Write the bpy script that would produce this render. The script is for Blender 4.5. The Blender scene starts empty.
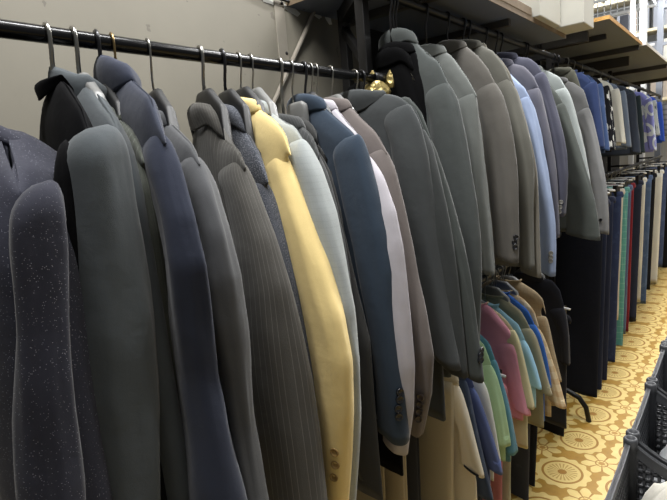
import bpy, math, random
from mathutils import Vector, noise
random.seed(7)
H = 1.53            # camera height above the floor (metres)
sc = bpy.context.scene
COL = sc.collection
PI = math.pi

# ------------------------------------------------------------------ materials
MATS = {}
def lin(c):
    return tuple(((v/255)/12.92 if v/255 <= .04045 else ((v/255+.055)/1.055)**2.4) for v in c)
def new_mat(name):
    m = bpy.data.materials.new(name); m.use_nodes = True
    nt = m.node_tree; b = nt.nodes['Principled BSDF']
    return m, nt, b
def N(nt, t, **k):
    n = nt.nodes.new(t)
    for a, v in k.items():
        if a in n.inputs.keys(): n.inputs[a].default_value = v
        else: setattr(n, a, v)
    return n
def mix(nt, fac, a, b, mode='MIX'):
    n = nt.nodes.new('ShaderNodeMix'); n.data_type = 'RGBA'; n.blend_type = mode
    for sock, v in ((n.inputs[0], fac), (n.inputs[6], a), (n.inputs[7], b)):
        if hasattr(v, 'node'): nt.links.new(v, sock)
        elif isinstance(v, tuple): sock.default_value = v if len(v) == 4 else (*v, 1)
        else: sock.default_value = v
    return n.outputs[2]
def mth(nt, op, a, b=None, c=None):
    n = nt.nodes.new('ShaderNodeMath'); n.operation = op
    for i, v in enumerate((a, b, c)):
        if v is None: continue
        if hasattr(v, 'node'): nt.links.new(v, n.inputs[i])
        else: n.inputs[i].default_value = v
    return n.outputs[0]
def fabric(key, col, kind='plain', col2=None, scale=1., rough=.92, bump=.25, mottled=.18):
    """woven cloth: UVs are metres along and around the cloth"""
    if key in MATS: return MATS[key]
    m, nt, b = new_mat(key); L = nt.links
    c = lin(col); c2 = lin(col2) if col2 else tuple(min(1, v*1.8+.03) for v in c)
    tc = N(nt, 'ShaderNodeTexCoord'); uv = tc.outputs['UV']; ob = tc.outputs['Object']
    sep = N(nt, 'ShaderNodeSeparateXYZ'); L.new(uv, sep.inputs[0]); u, v = sep.outputs[0], sep.outputs[1]
    n1 = N(nt, 'ShaderNodeTexNoise', Scale=9., Detail=5.); L.new(ob, n1.inputs['Vector'])
    base = mix(nt, n1.outputs[0], tuple(x*(1-mottled) for x in c), tuple(min(1, x*(1+mottled)) for x in c))
    n2 = N(nt, 'ShaderNodeTexNoise', Scale=900., Detail=2.); L.new(uv, n2.inputs['Vector'])
    fine = mth(nt, 'MULTIPLY_ADD', n2.outputs[0], .5 if kind in ('tweed', 'speck') else .24, .75 if kind in ('tweed', 'speck') else .88)
    mm = N(nt, 'ShaderNodeVectorMath', operation='SCALE'); L.new(base, mm.inputs[0]); L.new(fine, mm.inputs['Scale'])
    base = mm.outputs[0]
    def lines(co, period, width):
        f = mth(nt, 'FRACT', mth(nt, 'DIVIDE', co, period))
        return mth(nt, 'LESS_THAN', f, width)
    if kind == 'pin':
        f = lines(u, .011*scale, .09)
        base = mix(nt, mth(nt, 'MULTIPLY', f, .34), base, c2)
    elif kind == 'check':
        f = mth(nt, 'ADD', lines(u, .017*scale, .1), lines(v, .02*scale, .1))
        base = mix(nt, mth(nt, 'MULTIPLY', f, .22), base, c2)
    elif kind == 'plaid':
        f = mth(nt, 'ADD', mth(nt, 'MULTIPLY', lines(u, .05*scale, .45), .5), mth(nt, 'MULTIPLY', lines(v, .05*scale, .45), .5))
        base = mix(nt, f, base, c2)
    elif kind == 'stripe':
        base = mix(nt, lines(v, .05*scale, .35), base, c2)
    elif kind == 'tweed':
        w = N(nt, 'ShaderNodeTexNoise', Scale=420., Detail=1.); L.new(uv, w.inputs['Vector'])
        base = mix(nt, mth(nt, 'MULTIPLY', mth(nt, 'GREATER_THAN', w.outputs[0], .56), .45), base, c2)
    elif kind == 'speck':
        vo = N(nt, 'ShaderNodeTexVoronoi', Scale=420.); L.new(ob, vo.inputs['Vector'])
        nz = N(nt, 'ShaderNodeTexNoise', Scale=6., Detail=2.); L.new(ob, nz.inputs['Vector'])
        f = mth(nt, 'LESS_THAN', vo.outputs['Distance'], mth(nt, 'MULTIPLY', nz.outputs[0], .34))
        sx = N(nt, 'ShaderNodeSeparateColor'); L.new(vo.outputs['Color'], sx.inputs[0])
        f = mth(nt, 'MULTIPLY', f, mth(nt, 'GREATER_THAN', sx.outputs[0], .45))
        base = mix(nt, mth(nt, 'MULTIPLY', f, .5), base, lin((180, 180, 192)))
    elif kind == 'bones':
        vo = N(nt, 'ShaderNodeTexVoronoi', Scale=17.*scale); vo.feature = 'F1'; L.new(uv, vo.inputs['Vector'])
        w = N(nt, 'ShaderNodeTexWave', Scale=9., Distortion=4.); L.new(uv, w.inputs['Vector'])
        base = mix(nt, mth(nt, 'LESS_THAN', mth(nt, 'ADD', vo.outputs['Distance'], mth(nt, 'MULTIPLY', w.outputs[1], .2)), .42), base, c2)
    elif kind == 'print':
        vo = N(nt, 'ShaderNodeTexVoronoi', Scale=9.*scale); L.new(uv, vo.inputs['Vector'])
        r = mth(nt, 'LESS_THAN', mth(nt, 'ABSOLUTE', mth(nt, 'SUBTRACT', vo.outputs['Distance'], .42)), .1)
        base = mix(nt, r, base, c2)
    elif kind == 'denim':
        nz = N(nt, 'ShaderNodeTexNoise', Scale=14., Detail=6.); L.new(ob, nz.inputs['Vector'])
        base = mix(nt, mth(nt, 'MULTIPLY', mth(nt, 'GREATER_THAN', nz.outputs[0], .55), .3), base, c2)
    L.new(base, b.inputs['Base Color'])
    b.inputs['Roughness'].default_value = rough
    b.inputs['Specular IOR Level'].default_value = .25
    b.inputs['Sheen Weight'].default_value = .12 if sum(col) > 90 else .01
    if sum(col) < 60: b.inputs['Specular IOR Level'].default_value = .08
    nb = N(nt, 'ShaderNodeTexNoise', Scale=34., Detail=6.); L.new(ob, nb.inputs['Vector'])
    hb = mth(nt, 'MULTIPLY_ADD', n2.outputs[0], .12, nb.outputs[0])
    bp = N(nt, 'ShaderNodeBump', Strength=bump, Distance=.006); L.new(hb, bp.inputs['Height']); L.new(bp.outputs[0], b.inputs['Normal'])
    MATS[key] = m; return m
def plain(key, col, rough=.5, metal=0., noise_amt=.1, scale=20., bump=0., alpha=None):
    if key in MATS: return MATS[key]
    m, nt, b = new_mat(key); c = lin(col)
    tc = N(nt, 'ShaderNodeTexCoord'); n1 = N(nt, 'ShaderNodeTexNoise', Scale=scale, Detail=6.)
    nt.links.new(tc.outputs['Object'], n1.inputs['Vector'])
    o = mix(nt, n1.outputs[0], tuple(x*(1-noise_amt) for x in c), tuple(min(1, x*(1+noise_amt)) for x in c))
    nt.links.new(o, b.inputs['Base Color'])
    b.inputs['Roughness'].default_value = rough; b.inputs['Metallic'].default_value = metal
    if bump:
        bp = N(nt, 'ShaderNodeBump', Strength=bump, Distance=.01); nt.links.new(n1.outputs[0], bp.inputs['Height'])
        nt.links.new(bp.outputs[0], b.inputs['Normal'])
    MATS[key] = m; return m

# ------------------------------------------------------------------ mesh helpers
class MB:
    def __init__(s): s.v = []; s.f = []; s.uv = []
    def quad_grid(s, rows, uvs=None, wrap=False):
        b = len(s.v); n = len(rows[0])
        for i, r in enumerate(rows):
            for j, p in enumerate(r):
                s.v.append(tuple(p)); s.uv.append(uvs[i][j] if uvs else (j*.01, i*.01))
        m = n if wrap else n-1
        for i in range(len(rows)-1):
            for j in range(m):
                k = (j+1) % n
                s.f.append((b+i*n+j, b+i*n+k, b+(i+1)*n+k, b+(i+1)*n+j))
        return b
    def cap(s, b, row, n, flip=False):
        ids = [b+row*n+j for j in range(n)]
        s.f.append(tuple(ids[::-1] if flip else ids))
    def rings(s, rows, caps=(True, True)):
        """closed rings skinned into a tube; uv in metres"""
        uvs = []; n = len(rows[0]); vl = 0; prev = None
        for r in rows:
            ul = 0; u = []; c = sum((Vector(p) for p in r), Vector())/n
            if prev is not None: vl += (c-prev).length
            prev = c
            for j, p in enumerate(r):
                if j: ul += (Vector(p)-Vector(r[j-1])).length
                u.append((ul, vl))
            uvs.append(u)
        b = s.quad_grid(rows, uvs, wrap=True)
        if caps[0]: s.cap(b, 0, n)
        if caps[1]: s.cap(b, len(rows)-1, n, True)
    def tube(s, pts, r, n=8, rr=None):
        pts = [Vector(p) for p in pts]; rows = []; ref = None
        for i, p in enumerate(pts):
            a = pts[max(0, i-1)]; c = pts[min(len(pts)-1, i+1)]; t = (c-a).normalized()
            if ref is None:
                ref = t.cross(Vector((0, 0, 1)))
                if ref.length < .1: ref = t.cross(Vector((1, 0, 0)))
            ref = (ref - t*ref.dot(t)).normalized(); q = t.cross(ref)
            R = rr[i] if rr else r
            rows.append([p+(ref*math.cos(2*PI*j/n)+q*math.sin(2*PI*j/n))*R for j in range(n)])
        s.rings(rows)
    def box(s, x0, x1, y0, y1, z0, z1):
        b = len(s.v)
        for z in (z0, z1):
            for (x, y) in ((x0, y0), (x1, y0), (x1, y1), (x0, y1)): s.v.append((x, y, z)); s.uv.append((x+y, z))
        for f in ((3, 2, 1, 0), (4, 5, 6, 7), (0, 1, 5, 4), (1, 2, 6, 5), (2, 3, 7, 6), (3, 0, 4, 7)): s.f.append(tuple(b+i for i in f))
    def bar(s, p, q, w, h=None):
        """rectangular bar between two points"""
        p, q = Vector(p), Vector(q); t = (q-p).normalized(); h = h or w
        a = t.cross(Vector((0, 0, 1)))
        if a.length < .05: a = t.cross(Vector((0, 1, 0)))
        a.normalize(); c = a.cross(t)
        rows = [[o+a*w/2*i+c*h/2*j for i, j in ((-1, -1), (1, -1), (1, 1), (-1, 1))] for o in (p, q)]
        s.rings(rows)
    def build(s, name, mat, parent=None, smooth=True, bevel=0., sub=0, loc=None, rotz=None):
        me = bpy.data.meshes.new(name); me.from_pydata(s.v, [], s.f)
        ul = me.uv_layers.new(name='UVMap')
        li = [0]*len(me.loops); me.loops.foreach_get('vertex_index', li)
        flat = []
        for i in li: flat.extend(s.uv[i])
        ul.data.foreach_set('uv', flat)
        me.update()
        import bmesh
        bm = bmesh.new(); bm.from_mesh(me); bmesh.ops.recalc_face_normals(bm, faces=bm.faces); bm.to_mesh(me); bm.free()
        for p in me.polygons: p.use_smooth = smooth
        o = bpy.data.objects.new(name, me); COL.objects.link(o); me.materials.append(mat)
        if parent: o.parent = parent
        if loc is not None: o.location = loc
        if rotz is not None: o.rotation_euler = (0, 0, rotz)
        if bevel:
            bv = o.modifiers.new('Bevel', 'BEVEL'); bv.width = bevel; bv.segments = 2; bv.limit_method = 'ANGLE'
        if sub:
            ss = o.modifiers.new('Subdivision', 'SUBSURF'); ss.levels = sub; ss.render_levels = sub
        return o
def tag(o, label, cat, group=None):
    o['label'] = label; o['category'] = cat
    if group: o['group'] = group
    return o
def thing(name, label, cat, loc=(0, 0, 0), rotz=0., group=None):
    o = bpy.data.objects.new(name, None); COL.objects.link(o); o.empty_display_size = .05
    o.location = loc; o.rotation_euler = (0, 0, rotz)
    return tag(o, label, cat, group)
def struct(o): o['kind'] = 'structure'; return o

def lerp_tab(tab, z, i):
    """tab: tuples with z at index 1, descending"""
    if z >= tab[0][1]: return tab[0][i]
    for a, b in zip(tab, tab[1:]):
        if z >= b[1]:
            f = (a[1]-z)/max(1e-6, a[1]-b[1]); return a[i]+(b[i]-a[i])*f
    return tab[-1][i]
def smooth_tab(tab, it=2):
    t = [list(r) for r in tab]
    for _ in range(it):
        o = [r[:] for r in t]
        for k in range(1, len(t)-1):
            for i in (0, 2, 3, 4): t[k][i] = .25*o[k-1][i]+.5*o[k][i]+.25*o[k+1][i]
    return t

RAIL = {1: (-.8, .222+H), 2: (-.8, .455+H), 3: (-.82, -.52+H)}
G={
 'j1':dict(rail=1,y0=.262,th=16,top=[(.06,-.145),(.12,-.178),(.18,-.208)],sl=[(.2,-.212,.035,.027,.023),(.203,-.243,.035,.03,.019),(.207,-.281,.035,.031,.014),(.21,-.323,.035,.029,.01),(.213,-.367,.035,.026,.006),(.217,-.411,.035,.028,-.004),(.22,-.458,.035,.029,-.009),(.223,-.508,.035,.029,-.013),(.227,-.56,.035,.029,-.017),(.23,-.613,.035,.029,-.021),(.24000000000000002,-.86,.029750000000000002,.024650000000000002,-.021)],bt=[]),
 'j2':dict(rail=1,y0=.354,th=12,top=[(.06,-.08),(.12,-.12),(.15,-.16)],sl=[(.17,-.165,.03,.008,-.039),(.173,-.204,.03,.009,-.042),(.177,-.251,.03,.01,-.046),(.18,-.301,.03,.01,-.054),(.183,-.355,.03,.01,-.062),(.187,-.411,.03,.01,-.07),(.19,-.469,.03,.011,-.079),(.193,-.53,.03,.011,-.087),(.197,-.592,.03,.012,-.096),(.2,-.656,.03,.013,-.105),(.21000000000000002,-.86,.0255,.011049999999999999,-.105)],bt=[]),
 'j3':dict(rail=1,y0=.392,th=14,top=[(.06,-.08),(.12,-.12),(.17,-.144)],sl=[(.19,-.149,.04,.035,-.035),(.193,-.19,.04,.037,-.038),(.197,-.24,.04,.038,-.038),(.2,-.295,.04,.041,-.04),(.203,-.353,.04,.044,-.045),(.207,-.414,.04,.047,-.051),(.21,-.477,.04,.049,-.059),(.213,-.545,.04,.041,-.061),(.217,-.614,.04,.038,-.069),(.22,-.684,.04,.036,-.079),(.23,-.86,.034,.030599999999999995,-.079)],bt=[]),
 'j4':dict(rail=1,y0=.428,th=17.0,top=[(-.046,-.079),(.055,-.12),(.131,-.147),(.188,-.185)],sl=[(.108,-.179,.053,.015,0),(.132,-.23,.059,.017,0),(.144,-.29,.054,.017,0),(.149,-.357,.041,.024,0),(.141,-.432,.054,.023,0),(.131,-.514,.057,.023,0),(.125,-.602,.071,.022,0),(.108,-.702,.08,.032,0),(.075,-.822,.08,.05,0)],bt=[]),
 'j5':dict(rail=1,y0=.453,th=18.0,top=[(.042,-.052),(.125,-.086),(.187,-.112),(.208,-.14),(.239,-.165)],sl=[(.17,-.158,.046,.015,0),(.2,-.209,.05,.017,0),(.224,-.269,.052,.018,0),(.256,-.33,.044,.024,0),(.235,-.403,.042,.023,0),(.209,-.486,.06,.023,0),(.222,-.564,.071,.022,0),(.23,-.648,.08,.045,0),(.23,-.74,.08,.05,0)],bt=[]),
 'j6':dict(rail=1,y0=.517,th=20.0,top=[(.012,-.101),(.068,-.129),(.17,-.169),(.221,-.192)],sl=[(.156,-.188,.043,.015,0),(.186,-.24,.045,.016,0),(.242,-.299,.038,.015,0),(.257,-.362,.021,.024,0),(.253,-.433,.034,.023,0),(.248,-.51,.03,.018,0),(.256,-.587,.022,.016,0),(.271,-.664,.021,.019,0),(.282,-.747,.022,.021,0)],bt=[]),
 'j7':dict(rail=1,y0=.625,th=20.0,top=[(-.07,-.095),(-.019,-.118),(.077,-.159),(.132,-.179),(.172,-.201)],sl=[(.07,-.196,.077,.026,0),(.144,-.258,.039,.025,0),(.17,-.328,.072,.025,0),(.183,-.404,.08,.031,0),(.185,-.487,.08,.043,0),(.197,-.573,.08,.05,0),(.205,-.665,.08,.05,0),(.212,-.761,.08,.05,0),(.209,-.868,.08,.05,0)],bt=[]),
 'j8':dict(rail=1,y0=.677,th=20.0,top=[(.018,-.112),(.077,-.145),(.124,-.185),(.164,-.233)],sl=[(.079,-.233,.062,.026,0),(.104,-.288,.059,.025,0),(.133,-.353,.057,.024,0),(.159,-.424,.054,.024,0),(.174,-.5,.052,.023,0),(.187,-.58,.05,.022,0),(.195,-.666,.047,.021,0),(.198,-.759,.044,.02,0),(.199,-.859,.042,.019,0)],bt=[]),
 'j9':dict(rail=1,y0=.718,th=20.0,top=[(.019,-.08),(.061,-.098),(.133,-.129),(.178,-.155),(.201,-.192)],sl=[(.136,-.187,.026,.03,0),(.168,-.247,.033,.029,0),(.21,-.315,.034,.028,0),(.232,-.388,.051,.028,0),(.254,-.464,.068,.027,0),(.268,-.545,.067,.026,0),(.265,-.635,.057,.025,0),(.252,-.735,.045,.025,0),(.234,-.847,.035,.024,0)],bt=[(-.715,5.55),(-.741,5.61),(-.769,5.55)]),
 'j10':dict(rail=1,y0=.75,th=20.0,top=[(.047,-.093),(.113,-.132),(.17,-.148),(.212,-.171)],sl=[(.18,-.168,.021,.013,0),(.205,-.23,.038,.025,0),(.229,-.303,.043,.025,0),(.247,-.382,.05,.024,0),(.258,-.465,.056,.023,0),(.263,-.555,.058,.023,0),(.254,-.656,.055,.022,0),(.236,-.768,.051,.021,0),(.209,-.897,.037,.021,0)],bt=[]),
 'j11a':dict(rail=1,y0=.835,th=20.0,top=[(-.012,-.093),(.059,-.127),(.112,-.155),(.147,-.192)],sl=[(.07,-.192,.062,.026,0),(.1,-.246,.059,.025,0),(.127,-.309,.057,.024,0),(.143,-.378,.054,.024,0),(.156,-.451,.052,.023,0),(.164,-.529,.05,.022,0),(.167,-.612,.047,.021,0),(.161,-.704,.044,.02,0),(.148,-.805,.042,.019,0)],bt=[]),
 'j11b':dict(rail=1,y0=.87,th=20.0,top=[(.025,-.088),(.051,-.128),(.095,-.179)],sl=[(.018,-.179,.062,.026,0),(.08,-.246,.059,.025,0),(.106,-.322,.057,.024,0),(.112,-.406,.054,.024,0),(.123,-.496,.052,.023,0),(.134,-.591,.05,.022,0),(.141,-.692,.047,.021,0),(.148,-.799,.044,.02,0),(.156,-.911,.042,.019,0)],bt=[]),
 'j12':dict(rail=1,y0=.914,th=18.0,top=[(.036,-.075),(.09,-.106),(.141,-.138),(.181,-.163),(.212,-.19)],sl=[(.151,-.162,.051,.03,0),(.163,-.22,.053,.029,0),(.187,-.29,.052,.028,0),(.205,-.366,.055,.028,0),(.218,-.446,.053,.027,0),(.229,-.529,.041,.026,0),(.241,-.617,.031,.025,0),(.246,-.709,.034,.025,0),(.237,-.813,.039,.024,0)],bt=[(-.699,6.15),(-.715,6.08),(-.735,5.95),(-.753,5.95)]),
 'j13':dict(rail=1,y0=.956,th=22.0,top=[(.093,-.103),(.12,-.131),(.173,-.166),(.207,-.2)],sl=[(.134,-.2,.062,.026,0),(.182,-.258,.059,.025,0),(.219,-.325,.057,.024,0),(.237,-.398,.054,.024,0),(.247,-.475,.052,.023,0),(.252,-.559,.05,.022,0),(.266,-.644,.047,.021,0),(.262,-.739,.044,.02,0),(.221,-.859,.042,.019,0)],bt=[]),
 'j14':dict(rail=1,y0=1.013,th=22.0,top=[(.09,-.097),(.117,-.119),(.174,-.156),(.223,-.196)],sl=[(.188,-.194,.023,.019,0),(.206,-.251,.027,.025,0),(.227,-.32,.025,.022,0),(.243,-.394,.024,.021,0),(.259,-.472,.025,.023,0),(.276,-.552,.034,.023,0),(.293,-.635,.043,.022,0),(.288,-.729,.039,.021,0),(.257,-.84,.015,.017,0)],bt=[(-.734,5.48),(-.754,5.55),(-.774,5.61),(-.794,5.68)]),
 'j15':dict(rail=1,y0=1.113,th=12.0,top=[(.074,-.053),(.141,-.071),(.182,-.089),(.199,-.114)],sl=[(.167,-.093,.021,.03,0),(.172,-.149,.036,.029,0),(.178,-.218,.048,.028,0),(.185,-.294,.049,.028,0),(.192,-.375,.048,.027,0),(.202,-.459,.047,.026,0),(.215,-.547,.046,.025,0),(.232,-.637,.046,.025,0),(.262,-.726,.035,.024,0)],bt=[]),
 'j16':dict(rail=1,y0=1.145,th=14.0,top=[(.122,-.074),(.188,-.104),(.217,-.15)],sl=[(.15,-.15,.062,.026,0),(.17,-.205,.059,.025,0),(.192,-.271,.057,.024,0),(.208,-.342,.054,.024,0),(.223,-.417,.052,.023,0),(.235,-.495,.05,.022,0),(.247,-.578,.047,.021,0),(.26,-.663,.044,.02,0),(.268,-.752,.042,.019,0)],bt=[]),
 'j17':dict(rail=1,y0=1.205,th=18.0,top=[(.134,-.068),(.176,-.108),(.213,-.173)],sl=[(.183,-.17,.02,.022,0),(.192,-.225,.023,.025,0),(.209,-.292,.032,.025,0),(.227,-.364,.038,.024,0),(.245,-.439,.042,.023,0),(.265,-.517,.041,.023,0),(.282,-.598,.039,.022,0),(.296,-.681,.038,.021,0),(.307,-.768,.038,.021,0)],bt=[(-.698,6.48),(-.708,6.28),(-.72,6.21)]),
 'k1':dict(rail=2,y0=1.341,th=18.0,top=[(.127,-.187),(.16,-.207),(.199,-.269)],sl=[(.163,-.262,.028,.026,0),(.171,-.326,.045,.025,0),(.175,-.405,.056,.025,0),(.186,-.491,.063,.024,0),(.196,-.582,.067,.023,0),(.21,-.678,.067,.023,0),(.216,-.778,.06,.022,0),(.216,-.884,.052,.021,0),(.212,-.997,.049,.021,0)],bt=[]),
 'k2':dict(rail=2,y0=1.52,th=18.0,top=[(.07,-.139),(.106,-.164),(.15,-.222),(.2,-.285)],sl=[(.168,-.28,.024,.026,0),(.168,-.327,.028,.025,0),(.173,-.386,.028,.025,0),(.178,-.45,.026,.024,0),(.184,-.518,.023,.023,0),(.192,-.589,.02,.023,0),(.201,-.663,.017,.024,0),(.204,-.74,.021,.021,0),(.208,-.82,.024,.021,0)],bt=[]),
 'k3':dict(rail=2,y0=1.671,th=18.0,top=[(.081,-.111),(.129,-.153),(.167,-.198),(.2,-.247)],sl=[(.167,-.241,.026,.026,0),(.18,-.293,.042,.025,0),(.19,-.355,.048,.025,0),(.199,-.423,.053,.024,0),(.206,-.494,.053,.023,0),(.212,-.569,.052,.023,0),(.216,-.646,.049,.022,0),(.218,-.727,.047,.021,0),(.216,-.812,.043,.021,0)],bt=[(-.734,5.95),(-.75,5.81),(-.766,5.88)]),
 'k4':dict(rail=2,y0=1.797,th=18.0,top=[(.08,-.093),(.13,-.124),(.178,-.183),(.2,-.225)],sl=[(.178,-.221,.015,.022,0),(.186,-.278,.026,.025,0),(.202,-.349,.033,.025,0),(.22,-.425,.037,.024,0),(.235,-.505,.039,.023,0),(.24,-.588,.033,.023,0),(.241,-.675,.029,.022,0),(.242,-.765,.028,.021,0),(.242,-.859,.029,.021,0)],bt=[]),
 'k4b':dict(rail=2,y0=1.843,th=18.0,top=[(.071,-.092),(.126,-.131),(.174,-.191),(.2,-.242)],sl=[(.135,-.242,.062,.026,0),(.156,-.302,.059,.025,0),(.18,-.375,.057,.024,0),(.207,-.453,.054,.024,0),(.221,-.534,.052,.023,0),(.228,-.619,.05,.022,0),(.234,-.707,.047,.021,0),(.239,-.799,.044,.02,0),(.244,-.895,.042,.019,0)],bt=[]),
 'k5':dict(rail=2,y0=1.998,th=18.0,top=[(.138,-.217),(.172,-.234),(.2,-.27)],sl=[(.177,-.267,.015,.025,0),(.192,-.327,.017,.027,0),(.211,-.4,.016,.026,0),(.226,-.479,.015,.021,0),(.24,-.561,.016,.027,0),(.248,-.647,.029,.023,0),(.254,-.737,.036,.022,0),(.258,-.83,.034,.021,0),(.258,-.927,.026,.021,0)],bt=[(-.845,5.55),(-.861,5.55),(-.875,5.55)]),
 'k6':dict(rail=2,y0=2.106,th=18.0,top=[(.068,-.121),(.132,-.146),(.175,-.191),(.2,-.232)],sl=[(.136,-.232,.062,.026,0),(.154,-.284,.059,.025,0),(.173,-.348,.057,.024,0),(.19,-.415,.054,.024,0),(.205,-.487,.052,.023,0),(.214,-.56,.05,.022,0),(.219,-.637,.047,.021,0),(.224,-.717,.044,.02,0),(.228,-.799,.042,.019,0)],bt=[]),
 'k7':dict(rail=2,y0=2.16,th=18.0,top=[(.08,-.096),(.135,-.111),(.174,-.142),(.2,-.173)],sl=[(.187,-.171,.015,.015,0),(.199,-.221,.015,.015,0),(.213,-.283,.015,.027,0),(.23,-.35,.025,.024,0),(.244,-.42,.028,.023,0),(.255,-.493,.032,.023,0),(.263,-.568,.032,.022,0),(.265,-.645,.025,.021,0),(.261,-.725,.015,.026,0)],bt=[(-.675,5.41),(-.695,5.35),(-.713,5.28)]),
 'k8':dict(rail=2,y0=2.452,th=18.0,top=[(.12,-.184),(.158,-.229),(.2,-.278)],sl=[(.181,-.275,.015,.022,0),(.189,-.328,.023,.025,0),(.2,-.394,.036,.025,0),(.217,-.465,.042,.024,0),(.235,-.54,.048,.023,0),(.251,-.617,.057,.023,0),(.266,-.697,.067,.022,0),(.273,-.779,.073,.021,0),(.278,-.864,.077,.021,0)],bt=[]),
 'k9':dict(rail=2,y0=2.486,th=18.0,top=[(.109,-.128),(.167,-.165),(.2,-.209)],sl=[(.136,-.209,.062,.026,0),(.161,-.27,.059,.025,0),(.184,-.342,.057,.024,0),(.205,-.42,.054,.024,0),(.226,-.502,.052,.023,0),(.249,-.587,.05,.022,0),(.268,-.674,.047,.021,0),(.282,-.764,.044,.02,0),(.296,-.857,.042,.019,0)],bt=[]),
 'k10':dict(rail=2,y0=2.913,th=18.0,top=[(.061,-.129),(.116,-.153),(.169,-.197),(.2,-.284)],sl=[(.168,-.28,.028,.026,0),(.18,-.338,.031,.025,0),(.197,-.409,.033,.025,0),(.213,-.485,.035,.024,0),(.228,-.566,.037,.023,0),(.241,-.649,.041,.023,0),(.251,-.736,.045,.022,0),(.255,-.825,.043,.021,0),(.258,-.917,.04,.021,0)],bt=[(-.837,4.41),(-.851,4.95),(-.883,4.68)]),
 'k11':dict(rail=2,y0=2.985,th=18.0,top=[(.098,-.076),(.09,-.114),(.14,-.179)],sl=[(.066,-.179,.062,.026,0),(.087,-.241,.059,.025,0),(.109,-.317,.057,.024,0),(.131,-.398,.054,.024,0),(.149,-.483,.052,.023,0),(.167,-.571,.05,.022,0),(.179,-.662,.047,.021,0),(.189,-.757,.044,.02,0),(.195,-.854,.042,.019,0)],bt=[]),
 'kb':dict(rail=2,y0=1.31,th=18.0,top=[(.013,-.149),(.046,-.162),(.072,-.2)],sl=[(.004,-.2,.062,.026,0),(.024,-.268,.059,.025,0),(.032,-.349,.057,.024,0),(.037,-.438,.054,.024,0),(.04,-.533,.052,.023,0),(.042,-.633,.05,.022,0),(.044,-.74,.047,.021,0),(.045,-.852,.044,.02,0),(.046,-.97,.042,.019,0)],bt=[]),
 'kb2':dict(rail=2,y0=1.325,th=18.0,top=[(.057,-.15),(.088,-.17),(.108,-.217)],sl=[(.041,-.217,.062,.026,0),(.052,-.282,.059,.025,0),(.057,-.361,.057,.024,0),(.062,-.447,.054,.024,0),(.069,-.54,.052,.023,0),(.073,-.639,.05,.022,0),(.075,-.743,.047,.021,0),(.077,-.853,.044,.02,0),(.079,-.968,.042,.019,0)],bt=[]),
 't1':dict(rail=3,y0=1.839,th=16.0,top=[(.081,-.074),(.139,-.126),(.169,-.151),(.19,-.186)],sl=[(.149,-.196,.038,.02,0),(.153,-.239,.044,.019,0),(.163,-.29,.044,.018,0),(.177,-.345,.042,.018,0),(.192,-.402,.041,.017,0),(.206,-.462,.039,.016,0)],bt=[]),
 't2':dict(rail=3,y0=1.85,th=16.0,top=[(.121,-.1),(.19,-.148)],sl=[(.127,-.148,.062,.02,0),(.146,-.193,.058,.019,0),(.163,-.247,.054,.018,0),(.181,-.307,.05,.017,0),(.198,-.369,.046,.016,0),(.216,-.435,.042,.015,0)],bt=[]),
 't3':dict(rail=3,y0=1.96,th=16.0,top=[(.101,-.138),(.155,-.168),(.19,-.218)],sl=[(.17,-.223,.015,.024,0),(.176,-.252,.025,.019,0),(.185,-.286,.032,.018,0),(.196,-.323,.036,.018,0),(.206,-.362,.038,.017,0),(.216,-.403,.039,.016,0)],bt=[]),
 't4':dict(rail=3,y0=2.034,th=16.0,top=[(.041,-.087),(.137,-.135),(.19,-.2)],sl=[(.127,-.2,.062,.02,0),(.151,-.24,.058,.019,0),(.172,-.289,.054,.018,0),(.189,-.343,.05,.017,0),(.208,-.4,.046,.016,0),(.231,-.457,.042,.015,0)],bt=[]),
 't5':dict(rail=3,y0=2.086,th=16.0,top=[(.083,-.103),(.154,-.147),(.19,-.2)],sl=[(.127,-.2,.062,.02,0),(.146,-.238,.058,.019,0),(.169,-.285,.054,.018,0),(.184,-.337,.05,.017,0),(.198,-.393,.046,.016,0),(.21,-.452,.042,.015,0)],bt=[]),
 't6':dict(rail=3,y0=2.138,th=16.0,top=[(.116,-.12),(.163,-.16),(.19,-.225)],sl=[(.166,-.23,.02,.02,0),(.182,-.281,.025,.019,0),(.204,-.342,.027,.018,0),(.226,-.407,.028,.018,0),(.246,-.477,.03,.017,0),(.264,-.55,.033,.016,0)],bt=[]),
 't7':dict(rail=3,y0=2.237,th=16.0,top=[(.129,-.103),(.172,-.132),(.19,-.21)],sl=[(.127,-.21,.062,.02,0),(.141,-.254,.058,.019,0),(.157,-.307,.054,.018,0),(.172,-.365,.05,.017,0),(.189,-.426,.046,.016,0),(.209,-.488,.042,.015,0)],bt=[]),
 't8':dict(rail=3,y0=2.522,th=16.0,top=[(.061,-.125),(.125,-.126),(.166,-.169),(.19,-.245)],sl=[(.167,-.249,.02,.02,0),(.173,-.292,.024,.019,0),(.18,-.345,.028,.018,0),(.184,-.403,.027,.018,0),(.186,-.465,.026,.017,0),(.188,-.53,.024,.016,0)],bt=[]),
 'n1':dict(rail=3,y0=1.365,th=16.0,top=[(.114,-.083),(.162,-.103),(.19,-.159)],sl=[(.168,-.166,.015,.022,0),(.173,-.208,.026,.019,0),(.192,-.255,.022,.018,0),(.203,-.31,.027,.018,0),(.212,-.368,.034,.017,0),(.221,-.429,.042,.016,0)],bt=[]),
 'n2':dict(rail=3,y0=1.415,th=16.0,top=[(.134,-.089),(.165,-.114),(.19,-.163)],sl=[(.159,-.172,.027,.02,0),(.162,-.231,.035,.019,0),(.176,-.3,.035,.018,0),(.192,-.373,.037,.018,0),(.203,-.453,.047,.017,0),(.215,-.537,.058,.016,0)],bt=[]),
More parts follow.
